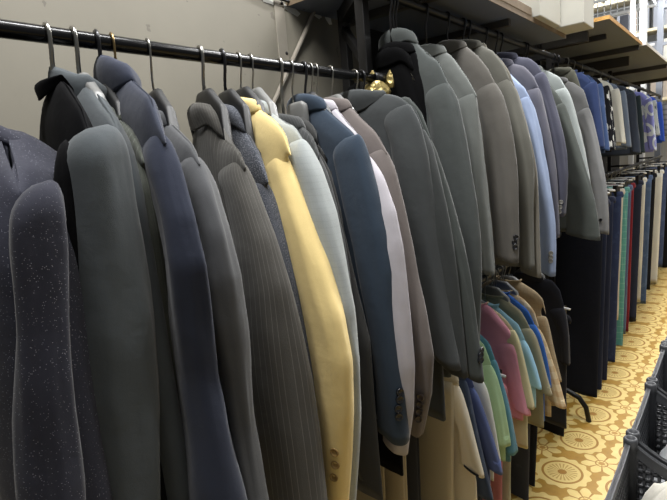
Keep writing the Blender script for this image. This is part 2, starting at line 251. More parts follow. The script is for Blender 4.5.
 'n3':dict(rail=3,y0=1.47,th=16.0,top=[(.126,-.111),(.164,-.162),(.19,-.209)],sl=[(.167,-.216,.015,.024,0),(.179,-.258,.026,.019,0),(.197,-.307,.028,.018,0),(.215,-.36,.03,.018,0),(.236,-.415,.028,.017,0),(.257,-.472,.025,.016,0)],bt=[]),
 'n4':dict(rail=3,y0=1.542,th=16.0,top=[(.127,-.144),(.168,-.175),(.19,-.224)],sl=[(.126,-.224,.062,.02,0),(.143,-.265,.058,.019,0),(.16,-.315,.054,.018,0),(.176,-.371,.05,.017,0),(.191,-.43,.046,.016,0),(.204,-.492,.042,.015,0)],bt=[]),
 'n5':dict(rail=3,y0=1.614,th=16.0,top=[(.126,-.111),(.159,-.135),(.19,-.188)],sl=[(.171,-.194,.015,.021,0),(.18,-.237,.02,.019,0),(.197,-.288,.015,.025,0),(.208,-.344,.02,.018,0),(.218,-.405,.015,.027,0),(.228,-.469,.015,.026,0)],bt=[]),
 'n6':dict(rail=3,y0=1.65,th=16.0,top=[(.125,-.115),(.163,-.136),(.19,-.187)],sl=[(.177,-.191,.015,.014,0),(.185,-.242,.015,.026,0),(.202,-.302,.024,.018,0),(.217,-.368,.024,.018,0),(.229,-.438,.022,.017,0),(.24,-.512,.015,.027,0)],bt=[]),
}
# ------------------------------------------------------------------ garments
# local frame of a hanging garment: x = across the shoulders (towards the aisle), y = away from the camera end of the
# rail, z = 0 at the centre of the rail
def hook_pts(r=.0152, drop=-.085):
    p = [(r*math.cos(math.radians(a)), 0, r*math.sin(math.radians(a))) for a in range(205, -31, -14)]
    return p+[(.011, 0, -.022), (.004, 0, -.038), (0, 0, -.052), (0, 0, drop)]
def top_z(top, u):
    u = abs(u); t = [(.045, top[0][1]+(top[0][0]-.045)*.45 if top[0][0] > .045 else top[0][1])]+[p for p in top if p[0] > .05]
    if u <= t[0][0]: return t[0][1]+.003*(1-u/.045)
    for a, b in zip(t, t[1:]):
        if u <= b[0]: return a[1]+(b[1]-a[1])*(u-a[0])/(b[0]-a[0])
    a = t[-2] if len(t) > 1 else (.0, t[-1][1]+.1); b = t[-1]
    sl = min(-.25, (b[1]-a[1])/max(.01, b[0]-a[0])) if len(t) > 1 else -.5
    return b[1]+max(-1.6, sl)*(u-b[0])
def sleeve_mesh(sl, seed, mirror=False, cap=.052, dome=.05, wr=.004, bcap=.0225):
    sl = smooth_tab(sl, 1); z0, z1 = sl[0][1], sl[-1][1]; rows = []; uvs = []; NR, NC = 44, 32
    perp = any(abs(p[4]) > 1e-6 for p in sl)
    sw = noise.noise(Vector((seed*1.7, 4.2, 0)))
    for i in range(NR+1):
        f = i/NR; f = f**1.3; zs = z0-(.004 if not perp else 0); z = zs+(z1-zs)*f; d = zs-z
        u, a, b, v = (lerp_tab(sl, z, k) for k in (0, 2, 3, 4))
        if not perp:                       # the sleeve head is broad and merges into the shoulder
            w = max(0, 1-d/.15); w = w*w*(3-2*w); r = u+a; a2 = max(a, cap); a = a+(a2-a)*w; u = r-a; b = b+(bcap-b)*w
        q = min(1., d/dome); g = max(.05, (1-(1-q)**2.6)**.5)
        if mirror: u = -abs(u)
        row = []; uvr = []
        for j in range(NC):
            ph = 2*PI*j/NC; cu, sv = math.cos(ph), math.sin(ph)
            cu = math.copysign(abs(cu)**.85, cu); sv = math.copysign(abs(sv)**.85, sv)
            n = noise.noise(Vector((cu*1.3+seed*3.1, sv*1.3, z*2.2)))*wr*1.9                 # long soft folds
            n += (1-abs(noise.noise(Vector((cu*1.6+seed, sv*1.6, z*6+cu*1.2+sw*3))))*2.)*wr*.55*math.exp(-((d-.30)/.13)**2)
            n += noise.noise(Vector((cu*4+seed, sv*4, z*9)))*wr*.35
            k = min(1, q); su = a*(1-g)*.85*(0 if perp else 1)*(-1 if mirror else 1); sv_ = b*(1-g)*(.5 if perp else 0)
            row.append((u+su+(a*g+n*k)*cu, v+sv_+(b*g+n*k)*sv, z-.010*k*cu*(1 if i == NR else f*.6))); uvr.append((.36*j/NC, d))
        rows.append(row); uvs.append(uvr)
    mb = MB(); last = rows[-1]; c = sum((Vector(p) for p in last), Vector())/NC
    for s_, dz in ((.92, -.001), (.84, .001), (.80, .035)):          # turned-in cuff
        rows.append([tuple(c+(Vector(p)-c)*s_+Vector((0, 0, dz))) for p in last]); uvs.append([(x, y+.004) for x, y in uvs[-1]])
    bb = mb.quad_grid(rows, uvs, wrap=True); mb.cap(bb, 0, NC); mb.cap(bb, len(rows)-1, NC, True); return mb
def body_mesh(top, sl, seed, hem, b=.021, left=.19, wr=.006, flare=.01, tee=False, right=None, voff=0.):
    NR, NC = 36, 60; rows = []; uvs = []
    z_sh = sl[0][1]; tip = top[-1][0]
    for i in range(NR+1):
        k = i/NR; kk = k**1.35
        row = []; uvr = []
        zz = z_sh+(hem-z_sh)*kk
        ur = lerp_tab(sl, zz, 0)+(.3*lerp_tab(sl, zz, 2) if tee else .0)
        ur = min(max(.12, ur), .235)
        if right: ur = max(ur, .12+(right-.12)*min(1, kk*2.5))
        w = max(0, 1-kk/.12); ur = ur+(tip-.004-ur)*w
        ul = -left-flare*kk
        th = b*min(1., math.sqrt(max(.004, kk*16)))*(1+.25*math.sin(kk*PI))
        for j in range(NC):
            ph = 2*PI*j/NC; c, s = math.cos(ph), math.sin(ph)
            c = math.copysign(abs(c)**.8, c); s = math.copysign(abs(s)**.8, s)
            u = (ur+ul)/2+(ur-ul)/2*c
            tz = top_z(top, u); z = tz*(1-kk)+hem*kk-.016*(1-kk)*max(0, (abs(c)-.78)/.22)**2
            n = noise.noise(Vector((u*8+seed*2.3, s, z*1.6)))*wr*kk*1.8+noise.noise(Vector((u*24, s*2+seed, z*3)))*wr*.5*kk
            n += noise.noise(Vector((u*14+seed, s+5, z*5)))*wr*.4*min(1, kk*6)
            row.append((u, th*s+n+voff, z)); uvr.append((u+(.5 if s > 0 else 0), -z))
        rows.append(row); uvs.append(uvr)
    mb = MB(); last = rows[-1]; c = sum((Vector(p) for p in last), Vector())/NC
    for m1, m2, dz in ((.97, .7, .004), (.95, .5, .05)):
        rows.append([(p[0]*m1+c.x*(1-m1), p[1]*m2+c.y*(1-m2), p[2]+dz) for p in last]); uvs.append(uvs[-1])
    bb = mb.quad_grid(rows, uvs, wrap=True); mb.cap(bb, 0, NC); mb.cap(bb, len(rows)-1, NC, True); return mb
def collar_mesh(top, flip, b, ru=.048, rv=.026, rise=.018, leaf=.045, side=.085, ends=128):
    """folded collar: a stand around the neck and a leaf lying on the shoulders"""
    zn = top_z(top, .045); n = 44; N_ = 9; rows = []
    for k in range(N_):
        r = []
        for i in range(n+1):
            al = math.radians(-ends+2*ends*i/n); sa, ca = math.sin(al), math.cos(al); back = max(0., ca)
            e = max(0., (abs(al)/math.radians(ends)-.72)/.28)                    # tapering ends towards the lapels
            fold = Vector((ru*sa, -rv*ca, zn+rise*(.35+.65*back)-.012*e))
            low_u = side*sa
            low = Vector((low_u, -(b+.005)*ca, (top_z(top, low_u)+.003)*(1-back)+(zn+rise-leaf)*back-.03*e))
            inn = Vector((ru*.9*sa, -rv*.78*ca, zn-.012))
            if k < 3: p = inn.lerp(fold, (0, .6, 1.)[k])
            else:
                f = (k-2)/(N_-3); p = fold.lerp(low, f); bul = math.sin(PI*f)
                p += Vector((sa*.006*bul, -ca*.007*bul, .007*bul))
            r.append((p.x, flip*p.y, p.z))
        rows.append(r)
    # underside of the leaf gives it thickness
    rows.append([(x*.985, y*.97, z-.004) for x, y, z in rows[-1]]); rows.append([(x*.9, y*.9, z-.004) for x, y, z in rows[-2]])
    mb = MB(); mb.quad_grid(rows, [[(i*.008, j*.008) for i in range(n+1)] for j in range(len(rows))]); return mb
def lapel_mesh(side, zn, flip, b):
    # pointed lapel panel lying on the front of the jacket
    out = [(.056, -.035), (.090, -.085), (.070, -.095), (.102, -.11), (.100, -.16), (.070, -.26), (.012, -.40), (.004, -.36), (.03, -.18), (.045, -.06)]
    mb = MB(); rows = []
    for off in (0., .006):
        rows.append([(side*u, flip*(b*min(1., .25-z*6)+.002+off+.006*math.exp(-((z+.22)/.10)**2)), zn+z) for u, z in out])
    mb.rings(rows); return mb
def button_mesh(p, nrm, r=.0085, t=.004):
    mb = MB(); nrm = Vector(nrm).normalized(); a = nrm.cross(Vector((0, 0, 1))).normalized(); c = nrm.cross(a); p = Vector(p); rows = []
    for rr, h in ((r, -.001), (r, t*.7), (r*.92, t), (r*.74, t), (r*.66, t*.62), (r*.2, t*.6), (r*.06, t*.7)):
        rows.append([p+nrm*h+(a*math.cos(2*PI*j/18)+c*math.sin(2*PI*j/18))*rr for j in range(18)])
    mb.rings(rows); return mb
def hanger(loc, rz, label, style, top, group, reach=.165, cat='hanger'):
    """style: body colour, then an optional hook finish"""
    t = thing('coat_hanger', label, cat, loc, rz, group)
    bs, hs = (style.split('/')+['steel'])[:2]
    metal = {'steel': MATS['steel_wire'], 'thick': MATS['steel_wire'], 'dark': MATS['dark_hook'], 'brass': MATS['brass_wire']}[hs]
    zn = top_z(top, .05); broad = bs in ('black', 'grey')
    zt = min(-.055, zn+.050) if broad else min(-.06, zn+.006)
    mb = MB(); mb.tube(hook_pts(drop=zt-.004), {'steel': .0019, 'thick': .0034, 'dark': .0032, 'brass': .002}[hs], 8); mb.build('hook', metal, t)
    body = {'wire': MATS['steel_wire'], 'black': MATS['black_plastic'], 'grey': MATS['grey_plastic'], 'white': MATS['white_plastic']}[bs]
    mb = MB()
    if bs == 'wire':
        d = zt+.004
        pts = [(0, 0, d+.004), (.012, 0, d-.006), (.045, 0, min(d-.02, top_z(top, .045)-.014)), (.09, 0, top_z(top, .09)-.022), (reach, 0, top_z(top, reach)-.03), (0, 0, top_z(top, reach)-.045), (-reach, 0, top_z(top, reach)-.03), (-.09, 0, top_z(top, .09)-.022), (-.045, 0, min(d-.02, top_z(top, .045)-.014)), (-.012, 0, d-.006), (0, 0, d+.004)]
        mb.tube(pts, .002, 6); mb.build('shoulder_wire', body, t)
    else:
        rows = []; K = 20
        for i in range(-K, K+1):
            f = abs(i)/K; u = reach*i/K
            lo = top_z(top, u)-(.05 if broad else .035)*(1-.4*f)
            hi = top_z(top, u)-.012-.008*f
            if broad: hi = max(hi, min(zt, zt-max(0, abs(u)-.030)*.75)) if abs(u) < .085 else hi
            else: hi = max(hi, zt-abs(u)*.7)
            lo = min(lo, hi-.012); zc = (hi+lo)/2; h = hi-lo; d = (.011 if broad else .006)*(1-.35*f)
            if f > .97: h *= .6; d *= .6
            bend = .010*f*f
            rows.append([(u, bend+d*math.copysign(abs(math.cos(2*PI*j/16))**.6, math.cos(2*PI*j/16)), zc+(h*.5)*math.copysign(abs(math.sin(2*PI*j/16))**.5, math.sin(2*PI*j/16))) for j in range(16)])
        mb.rings(rows); mb.build('shoulder_arms', body, t)
    return t
def garment(key, label, cat, kind, mat, g, hstyle, hlabel, hem=None, collar=True, lapels=True, flip=1, group=None, hgroup=None, bcol=None, name='suit_jacket', b=.021, wr=.004, brad=.0085, cuff_band=None, sleeve_mat=None, seed=None, scap=None, body_right=None, body_v=0.):
    rx, rz = RAIL[g['rail']]; th = math.radians(g['th']); seed = seed if seed is not None else (hash_(key) % 97)*.37
    top = [tuple(p) for p in g['top']]
    # drop non-monotonic or inner leading points
    tt = []
    for p in top:
        if p[0] < .035: continue
        if tt and (p[0] <= tt[-1][0]+.004): continue
        if tt and p[1] > tt[-1][1]: p = (p[0], tt[-1][1]-.001)
        tt.append(p)
    if tt and tt[0][0] > .07: tt.insert(0, (.05, min(-.07, max(-.108, tt[0][1]+(tt[0][0]-.05)*.42))))
    top = tt
    sl = g['sl']; z1 = sl[-1][1]
    hm = hem if hem is not None else z1+.02
    t = thing(name, label, cat, (rx, g['y0'], rz), -th, group)
    body_mesh(top, sl, seed, hm, b=b, wr=wr*1.5, tee=(kind != 'jacket'), right=body_right, voff=body_v).build('body', mat, t)
    zn = top_z(top, .05)
    s = sleeve_mesh(sl, seed, wr=wr, **(scap or {})).build('sleeve', sleeve_mat or mat, t)
    far = [(-.195-.02*(i/8), sl[0][1]+(z1-sl[0][1])*i/8, .05-.012*i/8, .019, 0) for i in range(9)]
    s2 = sleeve_mesh(far, seed+3, wr=wr).build('sleeve', sleeve_mat or mat, t)
    if collar: collar_mesh(top, flip, b, **(collar if isinstance(collar, dict) else {})).build('collar', mat, t, loc=(0, -.4*body_v, 0))
    if lapels:
        for sd in (-1, 1): lapel_mesh(sd, zn, flip, b).build('lapel', mat, t, loc=(0, body_v, 0))
    sls = smooth_tab(sl, 1)
    for (bz, ph) in g['bt']:
        u, a, bb, v = (lerp_tab(sls, bz, k) for k in (0, 2, 3, 4))
        cu, sv = math.cos(ph), math.sin(ph); w_ = math.copysign(abs(cu)**.85, cu), math.copysign(abs(sv)**.85, sv)
        nl = math.hypot(cu/a, sv/bb); p = (u+a*w_[0]+.0022*cu/a/nl, v+bb*w_[1]+.0022*sv/bb/nl, bz); nr = (math.cos(ph)/a, math.sin(ph)/bb, 0)
        button_mesh(p, nr, brad).build('button', bcol or MATS['dark_button'], s)
    if cuff_band:
        u, a, bb, v = (sl[-1][k] for k in (0, 2, 3, 4))
        rows = [[(u+(a+.0025)*math.cos(2*PI*j/28), v+(bb+.0025)*math.sin(2*PI*j/28), z1+dz-.012*math.cos(2*PI*j/28)) for j in range(28)] for dz in (.0, .004, .009)]
        mb = MB(); mb.rings(rows, (False, False)); mb.build('cuff_piping', cuff_band, s)
    hanger((rx, g['y0'], rz), -th, hlabel, hstyle, top, hgroup, reach=min(.15, top[-1][0]-(.055 if not body_v else .11)))
    return t
def hash_(s):
    h = 7
    for ch in s: h = (h*31+ord(ch)) % 100003
    return h
def trousers(loc, rz, label, mat, width, length, group, hlabel, hgroup, seed, thick=.016, cat='trousers', hang=True, top=-.10, rail_hook=True, flarew=1.):
    t = thing('trousers', label, cat, loc, rz, group)
    def leg(off, dx, l):
        rows = []; NR, NC = 22, 24
        for i in range(NR+1):
            f = i/NR; w = width/2*(1-.22*f*flarew); z = top-.03-(l-.03)*f
            row = []
            for j in range(NC):
                ph = 2*PI*j/NC; c, s = math.cos(ph), math.sin(ph); c = math.copysign(abs(c)**.7, c)
                n = noise.noise(Vector((c*1.6+seed, s, z*3.3)))*.007*(.3+f)
                row.append((dx+w*c, off+thick*(1-.25*f)*s+n, z))
            rows.append(row)
        last = rows[-1]; c = sum((Vector(p) for p in last), Vector())/NC
        rows.append([tuple(c+(Vector(p)-c)*.75+Vector((0, 0, .02))) for p in last])
        mb = MB(); mb.rings(rows); mb.build('leg', mat, t)
    leg(-thick*.75, .004, length); leg(thick*.75, -.012, length-.012)
    rows = []
    for dz, s_ in ((0, .86), (0, 1.), (-.012, 1.04), (-.028, 1.06), (-.04, 1.02)):
        rows.append([((width/2+.004)*math.copysign(abs(math.cos(2*PI*j/24))**.6, math.cos(2*PI*j/24))*s_, (thick*1.7)*math.sin(2*PI*j/24)*s_, top+dz) for j in range(24)])
    mb = MB(); mb.rings(rows); mb.build('waistband', mat, t)
    if hang:
        h = thing('clip_hanger', hlabel, 'hanger', loc, rz, hgroup)
        mb = MB(); bz = top+.042; mb.tube(hook_pts(drop=min(-.056, bz)), .0023, 6); mb.build('hook', MATS['steel_wire'], h)
        st = MATS['white_plastic'] if int(seed*10) % 3 else MATS['black_plastic']
        mb = MB(); mb.tube([(-width*.52, 0, bz-.006), (-.02, 0, bz), (.02, 0, bz), (width*.52, 0, bz-.006)], .006, 8); mb.build('bar', st, h)
        for sx in (-1, 1):
            mb = MB(); mb.box(sx*width*.38-.012, sx*width*.38+.012, -.03, .03, top-.03, bz); mb.build('clip', MATS['black_plastic'], h, smooth=False)
    return t
# ------------------------------------------------------------------ shared materials
plain('black_plastic', (20, 20, 21), .5); plain('grey_plastic', (110, 110, 108), .4); plain('white_plastic', (205, 203, 198), .45)
plain('steel_wire', (150, 148, 142), .28, 1., .05); plain('dark_hook', (60, 60, 62), .3, .9); plain('brass_wire', (150, 128, 88), .3, 1.)
plain('black_steel', (17, 17, 18), .42, .3, .3, 60., .05); plain('rack_steel', (30, 29, 29), .5, .4, .3, 40.)
plain('dark_button', (24, 25, 30), .25); plain('tan_button', (140, 112, 66), .35); plain('grey_button', (120, 118, 112), .35); plain('brown_button', (58, 48, 42), .3)
M = MATS

# ------------------------------------------------------------------ setting
def floor_mat():
    m, nt, b = new_mat('patterned_lino'); L = nt.links
    tc = N(nt, 'ShaderNodeTexCoord'); sp = N(nt, 'ShaderNodeSeparateXYZ'); L.new(tc.outputs['Object'], sp.inputs[0])
    X, Y = sp.outputs[0], sp.outputs[1]
    PX, PY = .275, .318
    def cell(cx, cy):
        def loc(co, c, P):
            t = mth(nt, 'FRACT', mth(nt, 'ADD', mth(nt, 'DIVIDE', mth(nt, 'SUBTRACT', co, c), P), .5))
            return mth(nt, 'MULTIPLY', mth(nt, 'SUBTRACT', t, .5), P)
        lx, ly = loc(X, cx, PX), loc(Y, cy, PY)
        r = mth(nt, 'SQRT', mth(nt, 'ADD', mth(nt, 'MULTIPLY', lx, lx), mth(nt, 'MULTIPLY', ly, ly)))
        return lx, ly, r, mth(nt, 'ARCTAN2', ly, lx)
    def wob(a, k, amp, base): return mth(nt, 'MULTIPLY_ADD', mth(nt, 'COSINE', mth(nt, 'MULTIPLY', a, k)), amp, base)
    def band(r, c, w): return mth(nt, 'LESS_THAN', mth(nt, 'ABSOLUTE', mth(nt, 'SUBTRACT', r, c)), w)
    nz = N(nt, 'ShaderNodeTexNoise', Scale=26., Detail=6.); L.new(tc.outputs['Object'], nz.inputs['Vector'])
    ground = mix(nt, nz.outputs[0], lin((134, 98, 34)), lin((168, 132, 58)))
    cream = mix(nt, nz.outputs[0], lin((190, 165, 98)), lin((210, 188, 126)))
    brown = lin((146, 106, 44))
    lx, ly, r, a = cell(-.61, 2.61)
    c = mix(nt, mth(nt, 'LESS_THAN', r, wob(a, 14., .006, .122)), ground, cream)
    c = mix(nt, band(r, .086, .0055), c, brown)
    spoke = mth(nt, 'GREATER_THAN', mth(nt, 'COSINE', mth(nt, 'MULTIPLY', a, 22.)), .15)
    inner = mth(nt, 'MULTIPLY', mth(nt, 'LESS_THAN', r, .066), spoke)
    c = mix(nt, mth(nt, 'MULTIPLY', inner, .7), c, lin((150, 116, 54)))
    c = mix(nt, mth(nt, 'LESS_THAN', r, .02), c, brown)
    lx2, ly2, r2, a2 = cell(-.61+PX/2, 2.61+PY/2)
    fl = mth(nt, 'LESS_THAN', r2, wob(a2, 7., .014, .078))
    c2 = mix(nt, mth(nt, 'GREATER_THAN', mth(nt, 'COSINE', mth(nt, 'MULTIPLY', a2, 7.)), -.86), brown, cream)
    c2 = mix(nt, band(r2, .026, .003), c2, brown)
    c2 = mix(nt, mth(nt, 'LESS_THAN', r2, .014), c2, lin((160, 120, 56)))
    c = mix(nt, fl, c, c2)
    L.new(c, b.inputs['Base Color']); b.inputs['Roughness'].default_value = .38
    b.inputs['Specular IOR Level'].default_value = .35
    return m
mb = MB(); mb.quad_grid([[(-3., -1.5, 0), (3., -1.5, 0)], [(-3., 13., 0), (3., 13., 0)]]); struct(mb.build('floor', floor_mat(), smooth=False))

def wall_mat():
    m, nt, b = new_mat('painted_steel_sheet'); L = nt.links
    tc = N(nt, 'ShaderNodeTexCoord'); n1 = N(nt, 'ShaderNodeTexNoise', Scale=2.2, Detail=8., Roughness=.65); L.new(tc.outputs['Object'], n1.inputs['Vector'])
    n2 = N(nt, 'ShaderNodeTexNoise', Scale=24., Detail=3.); L.new(tc.outputs['Object'], n2.inputs['Vector'])
    c = mix(nt, n1.outputs[0], lin((112, 108, 97)), lin((138, 133, 120)))
    sp = mth(nt, 'GREATER_THAN', n2.outputs[0], .71)
    c = mix(nt, mth(nt, 'MULTIPLY', sp, .5), c, lin((80, 74, 66)))
    L.new(c, b.inputs['Base Color']); b.inputs['Roughness'].default_value = .55
    return m
WALL = wall_mat()
XW = -1.15
mb = MB(); mb.box(XW-.06, XW, -1.5, 1.66, 0, 3.2); struct(mb.build('wall_left', WALL, smooth=False))
plain('black_sheet', (14, 14, 15), .85, 0., .3, 6.)  # black colour stands in for the shaded depth behind the clothes
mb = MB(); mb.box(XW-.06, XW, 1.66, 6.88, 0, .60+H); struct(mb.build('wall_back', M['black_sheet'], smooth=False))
plain('white_wall', (176, 178, 180), .8, 0., .05, 3.)
mb = MB(); mb.box(-5., 3., 11., 11.1, 0, 5.); struct(mb.build('wall_far', M['white_wall'], smooth=False))
# riveted seam strip on the left wall
plain('seam_paint', (150, 144, 132), .5, .2)
ys = 1.225
sm = thing('seam_strip', 'vertical grey seam strip with rivets on the metal wall behind the front rail', 'seam strip', (XW, ys, 0))
mb = MB(); mb.box(-.001, .004, -.022, .022, 0.0, 3.2); mb.build('strip', M['seam_paint'], sm, smooth=False, bevel=.001)
for zz in (1.55, 1.72, 1.89, 2.04, 2.17):
    mb = MB(); mb.rings([[(.004+h, .012+r*math.cos(2*PI*j/12), zz+r*math.sin(2*PI*j/12)) for j in range(12)] for r, h in ((.006, -.001), (.005, .002), (.002, .0035))]); mb.build('rivet', M['rack_steel'], sm)
# thin diagonal lath leaning on the wall, cable and painted patches of light
plain('lath', (150, 143, 132), .6)
mb = MB(); mb.bar((XW+.012, 1.50, H+.66), (XW+.012, 1.03, H+.05), .014, .006); tag(mb.build('diagonal_strap', M['lath'], smooth=False), 'thin grey diagonal strap fixed across the metal wall above the front rail', 'strap')
cab = [(XW+.012, .95+.0, H+.55)]+[(XW+.014, y, z+H) for y, z in ((1.1, .535), (1.19, .517), (1.28, .516), (1.33, .508), (1.38, .524), (1.45, .537), (1.52, .544), (1.60, .552))]
mb = MB(); mb.tube(cab, .0045, 8); tag(mb.build('cable', M['black_plastic']), 'thin black cable running along the top of the metal wall', 'cable')
plain('tape', (215, 214, 206), .6)  # pale colour standing in for light through gaps at the wall
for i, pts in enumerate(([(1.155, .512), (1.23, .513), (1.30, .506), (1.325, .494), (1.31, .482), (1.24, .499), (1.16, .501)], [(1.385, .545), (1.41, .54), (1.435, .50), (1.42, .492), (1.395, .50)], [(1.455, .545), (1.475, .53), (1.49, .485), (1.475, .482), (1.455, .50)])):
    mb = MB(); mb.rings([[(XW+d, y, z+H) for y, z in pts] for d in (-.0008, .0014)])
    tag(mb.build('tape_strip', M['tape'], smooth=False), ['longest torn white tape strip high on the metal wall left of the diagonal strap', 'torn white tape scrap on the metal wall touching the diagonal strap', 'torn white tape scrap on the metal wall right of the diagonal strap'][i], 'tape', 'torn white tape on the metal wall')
# green tarpaulin showing through the dark gap behind the frame
plain('green_tarp', (90, 190, 130), .6)
mb = MB(); mb.rings([[(XW+d, y, z+H) for y, z in ((1.755, .385), (1.835, .43), (2.05, .372), (1.97, .345), (1.80, .335))] for d in (-.002, .004)])
tag(mb.build('green_sheet', M['green_tarp'], smooth=False), 'small bright green sheet showing in the dark behind the rack frame', 'sheet')

# ------------------------------------------------------------------ rails and rack frames
fr = thing('clothes_rail', 'long glossy black rail carrying the front row of jackets along the metal wall', 'rail', (-.8, .4, .222+H))
mb = MB(); mb.tube([(0, -.9+.1*i, 0) for i in range(18)], .0125, 20); mb.build('tube', plain('rail_gloss', (20, 20, 21), .22, .5, .3, 30.), fr)
mb = MB(); mb.tube([(0, .80, 0), (0, .86, 0)], .017, 20); mb.build('end_socket', M['black_steel'], fr)
rk = thing('clothes_rack', 'black steel two-tier rack frame holding grey jackets above and t-shirts below', 'rack', (-.9, 1.3, 0))
def rel(p, o): return tuple(Vector(p)-Vector(o))
O = (-.9, 1.3, 0)
def part_bar(name, p, q, w, par, o, h=None): mb = MB(); mb.bar(rel(p, o), rel(q, o), w, h); return mb.build(name, M['rack_steel'], par, smooth=False, bevel=.002)
part_bar('post', (-.865, 1.265, 0), (-.865, 1.265, H+.503), .03, rk, O)
part_bar('post', (-1.06, 1.44, 0), (-1.06, 1.44, H+.503), .03, rk, O)
part_bar('post', (-.865, 3.08, 0), (-.865, 3.08, H+.503), .03, rk, O)
part_bar('post', (-1.06, 3.08, 0), (-1.06, 3.08, H+.503), .03, rk, O)
part_bar('beam', (-1.06, 1.44, H+.48), (-.80, 1.21, H+.48), .035, rk, O, .045)
part_bar('beam', (-1.06, 3.08, H+.49), (-.86, 3.08, H+.49), .03, rk, O)
part_bar('brace', (-1.06, 1.44, H+.44), (-.865, 1.265, H+.28), .02, rk, O, .03)
for z, y0, y1, nm in ((.455+H, 1.12, 3.1, 'upper_rail'), (-.52+H, .92, 3.08, 'lower_rail')):
    x = -.8 if nm == 'upper_rail' else -.82
    mb = MB(); mb.tube([rel((x, y0+(y1-y0)*i/8, z), O) for i in range(9)], .0125, 16); mb.build(nm, M['black_steel'], rk)
    for y in (1.265, 3.08): part_bar('rail_bracket', (-.865, y, z), (x+.01, y, z), .018, rk, O)
mb = MB(); mb.tube([rel(p, O) for p in ((-.865, 2.83, .16), (-.80, 2.83, .165), (-.72, 2.83, .158), (-.66, 2.83, .13), (-.625, 2.83, .08), (-.61, 2.83, 0.0))], .014, 12); mb.build('foot', M['black_steel'], rk)
part_bar('lower_beam', (-.865, 1.265, .16), (-.865, 3.08, .16), .025, rk, O)
O2 = (-.85, 5.5, 0)
rk2 = thing('clothes_rack', 'far black steel rack holding children\'s clothes above and trousers below', 'rack', O2)
for y in (3.16, 5.2, 6.8):
    part_bar('post', (-.95, y, 0), (-.95, y, H+.598), .03, rk2, O2)
    for z, x in ((.45+H, -.78), (-.24+H, -.75)): part_bar('rail_bracket', (-.95, y, z), (x+.01, y, z), .018, rk2, O2)
for z, x, nm in ((.45+H, -.78, 'upper_rail'), (-.24+H, -.75, 'lower_rail')):
    mb = MB(); mb.tube([rel((x, 3.13+3.95*i/8, z), O2) for i in range(9)], .0125, 14); mb.build(nm, M['black_steel'], rk2)

# gold foil bundle tied to the end of the front rail
def gold():
    m, nt, b = new_mat('gold_foil'); b.inputs['Base Color'].default_value = (*lin((176, 158, 104)), 1); b.inputs['Metallic'].default_value = .75; b.inputs['Roughness'].default_value = .33
    tc = N(nt, 'ShaderNodeTexCoord'); v = N(nt, 'ShaderNodeTexVoronoi', Scale=60.); nt.links.new(tc.outputs['Object'], v.inputs['Vector'])
    bp = N(nt, 'ShaderNodeBump', Strength=.8, Distance=.01); nt.links.new(v.outputs['Distance'], bp.inputs['Height']); nt.links.new(bp.outputs[0], b.inputs['Normal'])
    return m
gt = thing('foil_bundle', 'crumpled gold foil bundle with two pointed ears at the end of the front rail', 'foil bundle', (-.80, 1.21, H+.175))
rows = []
for i in range(19):
    f = i/18; r0 = .042*math.sin(PI*min(1, f*.86+.12))**.6; z = -.055+.10*f
    rows.append([((r0*(1+.28*noise.noise(Vector((math.cos(a)*3, math.sin(a)*3, f*7)))))*math.cos(a), r0*1.05*(1+.28*noise.noise(Vector((math.cos(a)*3+5, math.sin(a)*3, f*7))))*math.sin(a), z) for a in [2*PI*j/30 for j in range(30)]])
GM = gold(); mb = MB(); mb.rings(rows); mb.build('wrap', GM, gt)
for (dx, dy) in ((-.004, -.01), (.022, .038)):
    mb = MB(); mb.rings([[(dx+r*math.cos(2*PI*j/10)+lean, dy+.6*r*math.sin(2*PI*j/10), z) for j in range(10)] for r, z, lean in ((.016, .02, 0), (.014, .04, .001), (.009, .056, .003), (.002, .068, .004))]); mb.build('ear', GM, gt)

# ------------------------------------------------------------------ shelves above
plain('shelf_under', (104, 110, 122), .75, 0., .08, 5.); plain('chipboard', (196, 150, 84), .8, 0., .3, 160., .3); plain('plank', (120, 104, 84), .7, 0., .25, 30.); plain('white_edge', (226, 224, 218), .5)
def shelf(name, label, x0, x1, y0, y1, zz, edge, t=.018, group='shelf boards above the rails'):
    s = thing('shelf_board', label, 'shelf', ((x0+x1)/2, (y0+y1)/2, zz), 0, group)
    w, l = (x1-x0)/2, (y1-y0)/2
    mb = MB(); mb.box(-w, w-.003, -l+.003, l, 0, t); mb.build('panel', M['shelf_under'], s, smooth=False)
    mb = MB(); mb.box(w-.003, w, -l, l, -.0005, t+.0005); mb.build('front_edge', M[edge], s, smooth=False)
    mb = MB(); mb.box(-w, w-.003, -l, -l+.003, -.0005, t+.0005); mb.build('end_edge', M[edge], s, smooth=False)
    return s
ZS = H+.505; ZF = H+.60
shelf('a', 'grey shelf board over the grey jackets with cartons on it', XW, -.697, 1.26, 2.76, ZS, 'plank')
shelf('b', 'middle shelf board with raw orange chipboard edges jutting out over the aisle', XW, -.552, 3.0, 4.06, ZF, 'chipboard')
shelf('c', 'farthest shelf board with a white front edge above the children\'s clothes', XW, -.53, 4.075, 6.85, ZF, 'white_edge')
mb = MB(); mb.box(-.055, .0, -.40, .32, 0, .034); o = mb.build('plank', M['plank'], smooth=False, bevel=.003, loc=(-.695, 1.92, ZS+.0181)); tag(o, 'rough brown wooden plank lying along the shelf edge below the white cartons', 'plank')
plain('bracket_steel', (74, 71, 68), .5, .4)
